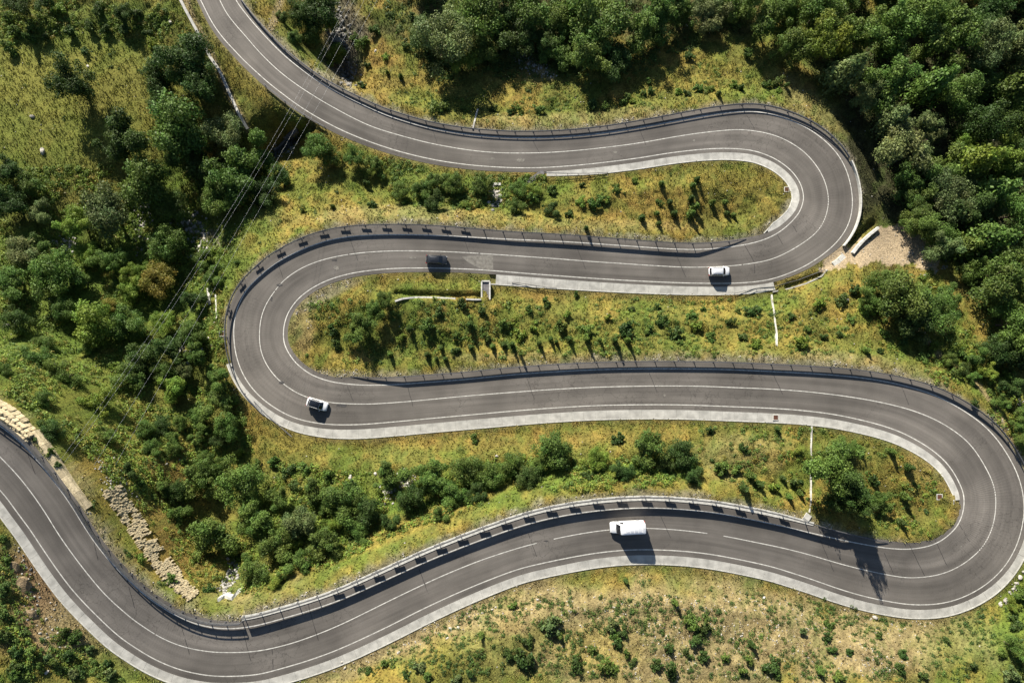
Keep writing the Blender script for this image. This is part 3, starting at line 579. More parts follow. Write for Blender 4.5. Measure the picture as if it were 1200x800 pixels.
for pts, nm in (([(564.5, 350), (564.5, 330)], 'side_wall'), ([(574, 351), (574, 330)], 'side_wall'), ([(564.5, 329.4), (574, 329.4)], 'end_wall')):
    q0, q1 = P(*pts[0], zp), P(*pts[1], zp); c = (q0 + q1) / 2; L_ = (q1 - q0); mb = MB()
    mb.box((0, 0, -.3), (.28, L_.length, 1.1)); o = mb.build(nm, M['conc_l'], r, loc=c, rot=(0, 0, math.atan2(L_.y, L_.x) - math.pi / 2)); o.matrix_parent_inverse = inv
mb = MB(); mb.box((0, 0, 0), (1.4, 3.2, .1)); o = mb.build('floor_slab', M['conc_d'], r, loc=P(569, 340, zp - .02)); o.matrix_parent_inverse = inv
wall_run('ditch_wall', 'cream coloured sloping wall between the dark ditch and the dirt pad', 'wall', [(998, 297), (1004, 289), (1011, 281.5), (1018, 275), (1028, 267)], .5, .7, M['conc_l'])
wall_run('ditch_wall', 'low concrete wall with rail below the upper right hairpin', 'wall', [(905, 342), (925, 338), (945, 332), (962, 324), (969, 316)], .25, .3, M['conc'])
wall_run('concrete_step', 'concrete apron block beside the dirt pad at hairpin exit', 'step', [(977, 311), (984, 306), (990, 300)], 1.4, .12, M['conc_l'])
wall_run('culvert_wall', 'dark sloping wing wall below the topmost road at the gutter start', 'wall', [(619, 214), (628, 207), (637, 201)], 1.0, .12, M['conc_d'])
wall_run('culvert_wall', 'pale headwall of the rocky chute below the topmost road', 'wall', [(575, 216), (587, 216)], .5, .3, M['conc_l'])
wall_run('bridge_abutment', 'grey stone abutment beneath the bridge on the stream', 'abutment', [(320, 176), (334, 163), (348, 151)], 1.0, .1, M['conc_d'])
wall_run('stepping_wall', 'pale stone wall fragment beside the culvert under the lowest road', 'wall', [(256, 703), (264, 699), (273, 701), (281, 692), (287, 690)], .8, .35, M['conc_l'])
for lab, pts, w in [('white concrete rain chute running down from the ditch at upper right', [(904, 345), (905, 355), (907, 366), (908, 378), (910, 390), (910, 405)], .30),
                    ('straight pale rain chute crossing the grass island in lower hairpin', [(951, 499), (950.5, 512), (950, 525), (950.5, 540), (950, 555), (950, 570), (950, 585), (948, 600)], .24),
                    ('short pale rain chute above the topmost road', [(560, 128), (558, 135), (556, 143), (554, 152)], .32),
                    ('upright pale concrete strip left of the left hairpin', [(244, 337), (245, 347), (246, 357)], .5),
                    ('thin pale concrete strip closest to the left hairpin guardrail', [(253, 345), (253.5, 355), (254, 366), (254, 374)], .28),
                    ('pale concrete wing at the top right end of the lowest road ledge', [(948, 602), (944, 608), (940, 612)], 1.1)]:
    wall_run('rain_chute', lab, 'rain chute', pts, w, .22, M['conc'], .5, 'concrete rain chutes on the slopes', piece='chute_section')

# stones
def rock_mesh(seed, n=2, flat=.7, name='boulder', m=None):
    import bmesh
    bm = bmesh.new(); bmesh.ops.create_icosphere(bm, subdivisions=n, radius=1); r = random.Random(seed)
    dirs = [(Vector((r.gauss(0, 1), r.gauss(0, 1), r.gauss(0, 1))).normalized(), r.uniform(.55, .85)) for _ in range(9)]
    for v in bm.verts:
        for d, k in dirs:
            q = v.co.dot(d)
            if q > k: v.co -= d * (q - k)
        v.co *= 1 + r.uniform(-.05, .05); v.co.z *= flat
    me = bpy.data.meshes.new(name); bm.to_mesh(me); bm.free(); me.materials.append(m or M['rock']); return me
rocks = [rock_mesh(s) for s in range(5)]; screes = [rock_mesh(s + 20, 1, .7, 'rock', M['scree']) for s in range(4)]
stones = []
for s in range(6):
    r_ = random.Random(s); mb = MB(); vs = []
    for k in (-1, 1):
        for i, j in ((-1, -1), (0, -1.06), (1, -1), (1.05, 0), (1, 1), (0, 1.05), (-1, 1), (-1.05, 0)):
            t = 1.0 if k < 0 else .84
            vs.append((.5 * i * t + r_.uniform(-.05, .05), .5 * j * t + r_.uniform(-.05, .05), .5 * k + r_.uniform(-.06, .06)))
    mb.add(vs, [tuple(range(8))[::-1], tuple(range(8, 16))] + [(i, (i + 1) % 8, 8 + (i + 1) % 8, 8 + i) for i in range(8)]); stones.append(mb.mesh('stone', M['stone']))
def gnorm(p, e=1.2):
    n = Vector((gz_at(p.x - e, p.y) - gz_at(p.x + e, p.y), gz_at(p.x, p.y - e) - gz_at(p.x, p.y + e), 2 * e)); return n.normalized()
def poly_at(pts, t):
    pts = np.array(pts, float); d = np.r_[0, np.cumsum(np.linalg.norm(np.diff(pts, axis=0), axis=1))]; s = t * d[-1]; return np.interp(s, d, pts[:, 0]), np.interp(s, d, pts[:, 1])
def masonry(lab, up, lo, cols, rows, as_parts):
    L0 = poly_at(up, .5); r = tag(empty('masonry_wall', G(*L0)), lab, 'stone wall'); inv = Matrix.Translation(-r.location); V = []; Fc = []; big = MB()
    for i in range(rows):
        for j in range(cols):
            t = (j + .5 + (.5 if i % 2 else 0)) / (cols + .5); u = (i + .5) / rows
            ax_, ay_ = poly_at(up, t); bx_, by_ = poly_at(lo, t); px, py = ax_ * (1 - u) + bx_ * u, ay_ * (1 - u) + by_ * u
            e0, e1 = poly_at(up, max(0, t - .03)), poly_at(up, min(1, t + .03)); th = math.atan2(-(e1[1] - e0[1]), e1[0] - e0[0])
            p = G(px, py); nn = (gnorm(p) + Vector((.35, .55, 0))).normalized(); kk = (HC - p.z) / F
            ln = np.linalg.norm(np.diff(np.array(up, float), axis=0), axis=1).sum() / cols * kk * random.uniform(.8, 1.0); wd = math.hypot(bx_ - ax_, by_ - ay_) / rows * kk * random.uniform(.82, .97)
            if as_parts is False and random.random() < (.04 if 0 < i < rows - 1 else .45): continue
            if as_parts is False and vnoise(np.array([px]), np.array([py]), 9, 55)[0] > .80: continue
            tx = Vector((math.cos(th), math.sin(th), 0)); tx = (tx - nn * tx.dot(nn)).normalized(); ty = nn.cross(tx)
            R = Matrix((tx, ty, nn)).transposed().to_4x4(); S = Matrix.Diagonal((ln, wd / max(.5, abs(nn.z)), random.uniform(.45, .65), 1))
            Mx = Matrix.Translation(p + nn * random.uniform(-.08, .08)) @ R @ S; me = random.choice(stones)
            if as_parts:
                o = link_mesh('stone', me, r); o.matrix_parent_inverse = inv; o.matrix_basis = Mx
            else: big.add([Mx @ v.co for v in me.vertices], [tuple(f.vertices) for f in me.polygons])
    if not as_parts: o = big.build('stonework', M['stone'], r); o.matrix_parent_inverse = inv; o['kind'] = 'stuff'
masonry('bright masonry wall of large pale blocks at the left picture edge', [(-6, 466), (14, 478), (30, 492), (42, 506)], [(-8, 494), (6, 500), (20, 509), (32, 519)], 9, 4, True)
masonry('long battered yellowish stone retaining wall beside the lowest left road', [(140, 568), (156, 592), (180, 628), (205, 662), (233, 695)], [(118, 576), (138, 604), (163, 642), (190, 680), (222, 706)], 70, 8, False)
wall_run('stone_wall', 'pale tan capped wall between the guardrail and dark bushes at left', 'stone wall', [(38, 506), (50, 522), (63, 540), (76, 558), (90, 577), (104, 595)], 1.15, .25, M['stone'])
wall_run('stone_wall', 'grey dry stone wall along the footpath left of the topmost road', 'stone wall', [(208, -8), (218, 12), (232, 38), (246, 66), (257, 82), (262, 92), (271, 113), (280, 133), (291, 152)], .55, .45, M['conc'], piece='wall_section')
# boulders seen singly
BR = [(50, 178, 7), (38, 137, 5), (200, 26, 4), (103, 78, 3), (174, 79, 2.5), (1025, 723, 6), (992, 352, 5), (1039, 366, 5), (1033, 338, 4), (524, 747, 3), (528, 736, 4), (537, 735, 4), (467, 764, 4), (487, 752, 3), (577, 714, 3), (581, 711, 3), (411, 559, 5), (440, 555, 4), (582, 534, 4), (1178, 704, 5), (1172, 708, 4), (1195, 676, 5), (1190, 683, 4), (195, 544, 3), (211, 539, 2.5), (12, 6, 5), (64, 426, 5), (440, 60, 3), (8, 381, 5), (20, 377, 4), (895, 700, 4), (630, 702, 3), (400, 775, 4), (404, 782, 3), (186, 568, 3), (55, 787, 4)]
ORD = ['', 'second ', 'third ', 'fourth ', 'fifth ', 'sixth ', 'seventh ', 'eighth ', 'ninth ', 'tenth ', 'eleventh ', 'twelfth ', 'thirteenth ', 'fourteenth ', 'fifteenth ', 'sixteenth ', 'seventeenth ', 'eighteenth ', 'nineteenth ', 'twentieth '] + ['twenty-' + a + ' ' for a in 'first second third fourth fifth sixth seventh eighth ninth'.split()] + ['thirtieth '] + ['thirty-' + a + ' ' for a in 'first second third fourth fifth sixth seventh eighth ninth'.split()]
LMK = [(842, 318, 'the white hatchback'), (512, 308, 'the black hatchback'), (373, 474, 'the dark roofed white car'), (735, 614, 'the white van'), (50, 178, 'the grey meadow boulder'), (569, 341, 'the culvert pit'), (1030, 290, 'the dirt pad'),
       (182, 635, 'the long stone wall'), (15, 488, 'the block masonry wall'), (909, 372, 'the white rain chute'), (950, 545, 'the island rain chute'), (557, 140, 'the short top rain chute'), (262, 690, 'the lower stream culvert'), (340, 165, 'the bridge'),
       (408, 441, 'the third road guardrail end'), (1200, 0, 'the top right corner'), (0, 0, 'the top left corner'), (0, 800, 'the bottom left corner'), (1200, 800, 'the bottom right corner'), (285, 722, 'the pale ledge end'), (600, 0, 'the top edge middle'), (600, 800, 'the bottom edge middle'),
       (0, 300, 'the left edge middle'), (1200, 400, 'the right edge middle'), (235, 270, 'the grey stream rocks'), (1025, 723, 'the white roadside boulder'), (640, 203, 'the top gutter start'), (274, 385, 'the left hairpin'), (1128, 592, 'the lower right hairpin inside'), (1000, 190, 'the upper right hairpin'),
       (830, 230, 'the sapling slope'), (250, 60, 'the footpath wall'), (582, 228, 'the rocky chute'), (1140, 445, 'the footpath bend'), (880, 20, 'the upper forest corner'), (735, 720, 'the dry bottom slope'), (700, 515, 'the third gutter middle')]
DIRN = ['right of', 'upper right of', 'above', 'upper left of', 'left of', 'lower left of', 'below', 'lower right of']
LABELS = {}
def label_later(o, desc, px, py):
    d = [(math.hypot(px - a, py - b), i) for i, (a, b, _) in enumerate(LMK)]; k = sorted(d)[0]
    if k[0] < 9: k = sorted(d)[1]
    a, b, nm = LMK[k[1]]; q = int(round(math.atan2(-(py - b), px - a) / (math.pi / 4))) % 8
    LABELS.setdefault((desc, nm, q), []).append((k[0], o))
def flush_labels():
    for (desc, nm, q), L in LABELS.items():
        L.sort(key=lambda t: t[0])
        for r, (_, o) in enumerate(L):
            o['label'] = f"{desc} {DIRN[q]} {nm}" if len(L) == 1 else f"{desc} {DIRN[q]} {nm}, {ORD[r]}{'nearest'}".replace('  ', ' ')
def tonebin(r): return 'large' if r > 5 else 'small'
for a, b, r in BR:
    p = G(a, b); k = (HC - p.z) / F * r * .62
    o = link_mesh('boulder', random.choice(rocks), None, p + Vector((0, 0, k * .15)), (random.uniform(-.3, .3), random.uniform(-.3, .3), random.uniform(0, 6)), (k * random.uniform(.9, 1.3), k * random.uniform(.7, 1), k))
    tag(o, None, 'boulder', 'pale boulders on the slopes'); label_later(o, ('large' if r >= 5 else 'small') + ' pale boulder', a, b)
outc = [rock_mesh(s + 80, 3, 1.0, 'rock_outcrop', M['earthrock']) for s in range(3)]
for a, b, rx, ry, lab in [(26, 690, 9, 20, 'tall brown rock outcrop in the cut slope at bottom left'), (16, 668, 6, 14, 'narrow brown rock rib at the left edge of the cut slope'), (33, 722, 8, 13, 'low brown rock hump below the tall outcrop at bottom left')]:
    p = G(a, b); k = (HC - p.z) / F
    o = link_mesh('rock_outcrop', random.choice(outc), None, p + Vector((0, 0, -.2)), (.2, .25, random.uniform(-.4, .4)), (rx * k, ry * k, rx * k * .4)); tag(o, lab, 'rock', 'brown rock outcrops in the roadside cut')
# stream bed stones and roadside scree (uncountable)
def scatter_rocks(name, lab, spots, m, meshes):
    V = []; Fc = []; Cc = []; nb = 0
    base = [(np.array([v.co[:] for v in me.vertices]), np.array([f.vertices[:] for f in me.polygons])) for me in meshes]
    for p, s, c in spots:
        v, f = base[random.randrange(len(base))]; a = random.uniform(0, 6.28); R = np.array([[math.cos(a), -math.sin(a), 0], [math.sin(a), math.cos(a), 0], [0, 0, 1]])
        V.append((v * s) @ R.T + np.array(p)); Fc.append(f + nb); nb += len(v); Cc.append(np.tile(c, (len(v), 1)))
    o = link_mesh(name, np_mesh(name, np.vstack(V), np.vstack(Fc), m, np.vstack(Cc))); tag(o, lab, 'stones', None, 'stuff')
sp = []
def rnd_in(n, pts, w):
    out = []
    for _ in range(n):
        x, y = poly_at(pts, random.random()); out.append((x + random.gauss(0, w), y + random.gauss(0, w)))
    return out
for n, pts, w, s, c in [(380, [(390, 10), (398, 50), (405, 75), (408, 102)], 5, .45, .20), (160, [(205, 250), (228, 262), (238, 280), (232, 290)], 6, .45, .34), (120, [(170, 240), (165, 270), (175, 298)], 5, .3, .3), (110, [(580, 222), (583, 232), (578, 242)], 3.0, .4, .3), (150, [(318, 182), (335, 172), (345, 160)], 4, .4, .22),
                        (140, [(262, 692), (268, 680), (275, 662)], 4, .4, .3), (120, [(600, 55), (620, 75), (645, 88)], 5, .3, .4), (160, [(480, 570), (478, 562), (450, 580)], 6, .35, .35), (90, [(20, 640), (35, 680), (45, 720), (70, 760)], 8, .22, .3), (26, [(1170, 712), (1195, 680), (1205, 660)], 2.5, .35, .3), (90, [(68, 285), (85, 292)], 6, .4, .4), (60, [(215, 420), (235, 400)], 7, .4, .35), (50, [(1075, 300), (1100, 312), (1090, 285)], 9, .3, .25), (140, [(120, 545), (150, 580)], 9, .24, .27)]:
    for x, y in rnd_in(n, pts, w):
        p = G(x, y)
        if road_rel(np.array([p.x]), np.array([p.y]))[1][0] < .4: continue
        cc = c * random.uniform(.6, 1.2); sp.append(((p.x, p.y, p.z + .05), s * random.uniform(.4, 1.2), (cc, cc * .95, cc * .85)))
scatter_rocks('stream_stones', 'grey and pale loose stones in the stream bed and on bare slopes', sp, M['pebble'], screes)
pebs = [rock_mesh(s + 50, 1, .6, 'pebble', M['pebble']) for s in range(3)]
# loose stones on the gravel margins, and grass tufts everywhere else
fine = (np.abs(gx) < 116) & (np.abs(gy) < 79)
cand = np.flatnonzero(fine & (d_ > .3)); cw = np.clip(COL[cand].sum(1) - .45, 0, .25) ** 1.5 + .0003; cw = cw * np.where(inpoly(PXX[cand], PYY[cand], [(960, 320), (970, 290), (1050, 255), (1110, 290), (1100, 320)]), .04, 1)
pk = rng.choice(cand, 7000, p=cw / cw.sum()); sp = []
for q in pk:
    x, y = gx[q] + rng.uniform(-.3, .3), gy[q] + rng.uniform(-.3, .3); c = rng.uniform(.18, .42); s = .04 + .13 * rng.random() ** 3
    sp.append(((x, y, gz_at(x, y) + s * .3), s * 1.2, (c, c * .93, c * .8)))
scatter_rocks('loose_stones', 'scattered pale stones on gravel verges and dry slopes', sp, M['pebble'], pebs)

# ------------------------------------------------------------------ foliage
def leafquads(Pn, Nn, size, r, aspect=1.5):
    """small pointed leaf sprays at Pn facing Nn"""
    n = len(Pn); t = r.normal(size=(n, 3)); t -= Nn * (t * Nn).sum(1)[:, None]; t /= np.linalg.norm(t, axis=1)[:, None]; b = np.cross(Nn, t)
    s = size[:, None]; V = np.stack([Pn - t * s * aspect * .5, Pn - b * s * .5 + t * s * .1, Pn + t * s * aspect * .5, Pn + b * s * .5 + t * s * .1], 1).reshape(-1, 3)
    Q = np.arange(4 * n).reshape(-1, 4); return V, Q
def crown(seed, nl, R, n, leaf, zc, zr_=.8, cone=False, spread=.62):
    r = np.random.default_rng(seed); Pn = []; Nn = []; Cc = []; L = []
    if cone:
        for k in range(nl):
            d = r.normal(size=3); d /= np.linalg.norm(d); h = k / nl
            L.append((np.array([d[0] * .26 * (1 - h), d[1] * .26 * (1 - h), -.8 + 1.9 * h]), .52 * (1 - h) + .16))
    else:
        # a few boughs of unequal reach, each carrying its own puffs: an uneven outline
        nb = max(3, nl // 4)
        for k in range(nb):
            a = 2 * math.pi * (k + r.uniform(-.35, .35)) / nb; reach = r.uniform(.25, .78) * spread / .62; bc = np.array([math.cos(a) * reach, math.sin(a) * reach, r.uniform(-.25, .65) * zr_])
            for j in range(max(1, nl // nb)):
                c = bc + r.normal(size=3) * np.array([.20, .20, .16]); L.append((c, r.uniform(.13, .36)))
        L.append((np.array([0, 0, .1]), .42))
    tot = sum(l ** 2 for _, l in L)
    for k, (c, lr) in enumerate(L):
        m = int(n * lr ** 2 / tot); q = r.normal(size=(m, 3)); q /= np.linalg.norm(q, axis=1)[:, None]; q[:, 2] = np.where(r.random(m) < .55, np.abs(q[:, 2]), q[:, 2])
        rr = lr * (1.08 - .6 * r.random(m) ** 1.6) * (1 + .28 * np.sin(q[:, 0] * 5 + k) * np.sin(q[:, 1] * 6 + 2 * k))
        Pn.append(c + q * rr[:, None] * np.array([1, 1, 1.15])); nn = q * .8 + r.normal(size=(m, 3)) * .6 + np.array([0, 0, .2]); Nn.append(nn / np.linalg.norm(nn, axis=1)[:, None])
        hue = r.uniform(.80, 1.2); Cc.append(np.tile([hue * r.uniform(.88, 1.15), hue, hue * .95], (m, 1)) * r.uniform(.6, 1.4, (m, 1)))
    Pn = np.vstack(Pn); Nn = np.vstack(Nn); Cc = np.vstack(Cc); Pn = Pn * R; Pn[:, 2] += zc
    V, Q = leafquads(Pn, Nn, leaf * r.uniform(.55, 1.35, len(Pn)), r)
    return V, Q, np.repeat(Cc, 4, 0)
def crown_mesh(name, *a, **k):
    V, Q, Cc = crown(*a, **k); return np_mesh(name, V, Q, M['leaf'], Cc)
broad = [crown_mesh('crown', s, nl, 1.08, 13000, .05, 1.0, zz) for s, nl, zz in ((1, 34, .85), (2, 48, .75), (3, 26, 1.0), (4, 40, 1.0), (5, 60, .8), (6, 22, .9), (7, 44, .9), (8, 30, .8))]
upright = [crown_mesh('crown', s + 10, 16, 1, 3800, .085, 1.05, .9, cone=True) for s in range(3)]
bushes_m = [crown_mesh('shrub', s + 20, nl, 1, 1100, .14, .45, .7) for s, nl in ((0, 12), (1, 16), (2, 9), (3, 20), (4, 13), (5, 10))]
sapl_m = [crown_mesh('sapling', s + 40, 11, 1, 1000, .16, .95, .9, cone=True) for s in range(3)]
def trunk_mesh(seed):
    r = random.Random(seed); mb = MB(); p = Vector((0, 0, -.25)); rad = .075; top = Vector((r.uniform(-.08, .08), r.uniform(-.08, .08), .6)); mb.tube(p, top, rad, .05, 8)
    for k in range(7):
        a = k * 2.4 + r.uniform(-.4, .4); h = r.uniform(.3, .6); s = Vector((top.x * h / .6, top.y * h / .6, h)); e = s + Vector((math.cos(a) * r.uniform(.35, .6), math.sin(a) * r.uniform(.35, .6), r.uniform(.3, .8))); mb.tube(s, e, .03, .012, 5)
    mb.tube(top, top + Vector((0, 0, .7)), .05, .012, 6); return mb.mesh('trunk', M['bark'])
trunks = [trunk_mesh(s) for s in range(4)]
TONES = {'d': ((.052, .092, .020), 'dark green'), 'm': ((.092, .150, .029), 'mid green'), 'b': ((.150, .215, .032), 'bright green'), 'g': ((.120, .160, .055), 'grey green'), 'y': ((.200, .185, .036), 'yellowish')}
def tone(t):
    c = TONES[t][0]; k = random.uniform(.85, 1.15); return (c[0] * k * random.uniform(.9, 1.12), c[1] * k, c[2] * k, 1)
placed = []
def tree(px, py, r, t='m', kind='b', hs=1.0):
    up = 1.0 * r * .165 * hs
    p = G(px, py, up); R = r * (HC - p.z - up) / F * (.86 if px > 640 or py < 60 or r < 15 else .76)
    if 60 < px < 300 and 30 < py < 240: R *= 1.28; hs *= 1.15
    if px > 900 and py < 430 and random.random() < .22: kind = 'c'; hs *= 1.1
    if road_rel(np.array([p.x]), np.array([p.y]))[1][0] < .5: return
    o = empty('tree' if kind == 'b' else 'conifer_tree', p, random.uniform(0, 6.28), (R * random.uniform(.92, 1.08), R * random.uniform(.92, 1.08), R * hs * random.uniform(.9, 1.1)))
    tag(o, None, 'tree', 'trees of the hillside and valley woods')
    c = link_mesh('crown', random.choice(broad if kind == 'b' else upright), o); c.color = tone(t); link_mesh('trunk', random.choice(trunks), o)
    sz = 'small' if r < 17 else 'medium' if r < 27 else 'large'
    label_later(o, f"{sz} {TONES[t][1]} tree", px, py); placed.append((px, py, r))
TR = """90,100,23,d 147,163,29,d 212,152,36,m 190,92,19,d 192,118,17,d 226,72,28,d 240,105,24,d 222,95,18,m 268,160,20,g 300,186,28,m 280,212,30,m 175,215,31,m 205,240,22,m 122,248,34,g 86,262,26,b 262,232,20,m 194,285,27,m 25,8,15,d 52,2,11,d 146,16,11,d 105,378,34,b 148,380,25,m 62,322,33,m 24,296,25,g 45,246,20,g 8,238,24,d 186,328,24,y 152,338,19,b 128,305,20,m 40,288,18,m 12,330,22,m
92,330,20,m 226,350,18,d 248,320,18,m 235,300,16,m 75,362,18,m 20,375,18,d 35,420,20,m 165,420,24,d 200,405,24,d 225,390,18,m 45,470,15,m 55,505,18,d 118,512,20,m 205,455,21,b 232,490,15,m 255,470,22,m 112,470,24,b 70,440,20,m 150,440,22,m 255,440,18,m 268,500,20,m 190,500,12,d 178,525,11,m 148,550,11,d 230,562,28,m 284,565,32,m 246,628,37,m 210,600,14,m 300,610,26,m 322,640,26,m 300,672,20,m 348,615,27,g 378,638,25,m 352,660,19,m 400,588,30,m 366,578,24,m 325,585,20,m 430,600,22,d 455,558,24,m 480,585,22,d 506,560,25,m 532,580,20,m 548,548,22,m 575,560,20,m 600,545,20,m 620,560,18,d 650,528,25,m 632,545,16,m 698,536,14,b 760,525,23,m 800,533,21,d 780,545,13,d 812,556,13,d 730,553,14,d 420,625,16,m 455,615,16,d 560,580,15,d
990,525,14,m 1032,588,15,m 1062,350,36,m 1042,335,22,m 1092,364,26,m 1018,352,14,m 1075,377,22,d 1110,348,16,m 560,18,34,m 520,50,34,g 536,65,24,b 620,15,30,m 660,20,28,m 700,30,40,m 690,62,30,m 655,62,20,m 722,72,20,d 770,22,30,m 752,40,24,m 795,12,24,m 830,14,24,g 862,4,22,m 897,22,30,m 498,40,20,d 608,45,24,d 588,30,22,d 638,50,20,d 566,60,20,m 374,14,24,d 352,18,16,d 366,40,14,m 394,64,14,b 388,28,10,b 345,45,9,m 331,20,8,m 372,175,20,m 388,184,13,m 415,184,13,m 438,192,11,m 330,205,16,d 310,225,20,d 250,205,22,d 230,190,20,d 10,200,22,d 35,215,18,m 425,380,20,m 440,362,15,m 415,395,14,m 450,350,10,m 510,212,15,m 495,222,13,m 532,216,13,m 565,217,14,m 508,238,15,d 470,225,11,m 625,224,9,b 606,222,11,m 605,242,11,m 646,244,11,d"""
for tk in TR.split():
    a = tk.split(','); tree(float(a[0]), float(a[1]), float(a[2]), a[3])
def fill(poly, n, rmin, rmax, tones, minsep=.78, kind='b', tries=60):
    xs = [p[0] for p in poly]; ys = [p[1] for p in poly]; c = 0
    for _ in range(n * tries):
        x, y = random.uniform(min(xs), max(xs)), random.uniform(min(ys), max(ys)); r = random.uniform(rmin, rmax)
        if not inpoly(np.array([x]), np.array([y]), poly)[0]: continue
        if any((x - a) ** 2 + (y - b) ** 2 < (minsep * (r + q) * .8) ** 2 for a, b, q in placed): continue
        tree(x, y, r, random.choice(tones), kind, random.uniform(.95, 1.35)); c += 1
        if c >= n: break
forest = [(905, -30), (915, 30), (955, 70), (1000, 110), (1032, 160), (1046, 205), (1050, 255), (1080, 268), (1100, 300), (1140, 335), (1160, 400), (1185, 420), (1240, 430), (1240, -30)]
for a in "1140,190,34,b 1175,180,26,b 1160,225,30,m 1120,200,28,m 1065,170,38,g 1045,140,26,g 1066,212,24,m 1078,236,20,m 1130,165,20,b 930,55,22,m 965,50,30,b 990,85,30,g 1040,100,32,m 1090,100,30,m 1120,110,24,m 1060,30,34,m 1115,45,34,m 1150,60,30,g 1190,55,28,g 1180,105,30,m 1010,40,28,m 960,15,28,m 1132,288,24,m 1165,280,34,m 1180,330,36,m 1195,250,26,m 1080,190,20,m 1110,230,30,g 1190,380,26,m 1185,200,20,m".split():
    a = a.split(','); tree(float(a[0]), float(a[1]), float(a[2]), a[3], 'b', .9 if float(a[0]) < 1140 and float(a[1]) > 150 else 1.2)
tree(985, 550, 37, 'm', 'b', 1.15); tree(1001, 576, 24, 'd', 'b', 1.7); tree(1008, 592, 14, 'd', 'b', 2.7); tree(978, 588, 14, 'd', 'b', 1.6)
fill(forest, 46, 16, 28, 'mmmgdd', .62)
fill([(430, -30), (440, 10), (500, 10), (560, 0), (650, 0), (740, 0), (880, 10), (900, -30)], 6, 18, 26, 'mmd', .6)
fill([(0, 200), (30, 230), (110, 290), (200, 300), (250, 330), (255, 440), (190, 470), (60, 470), (0, 450)], 10, 8, 14, 'mmbbgy', .8)
fill([(280, 570), (420, 560), (600, 540), (640, 570), (560, 590), (440, 625), (330, 690), (290, 690)], 10, 7, 12, 'mmbb', .7)
fill([(150, 470), (260, 500), (300, 560), (220, 600), (150, 560)], 10, 8, 13, 'mmbd', .7)
fill([(1110, 380), (1160, 430), (1200, 480), (1200, 520), (1170, 470), (1110, 420)], 10, 8, 14, 'mbd', .7)
fill([(1195, 640), (1240, 640), (1240, 800), (1185, 800), (1180, 730)], 8, 8, 16, 'mbm', .7)

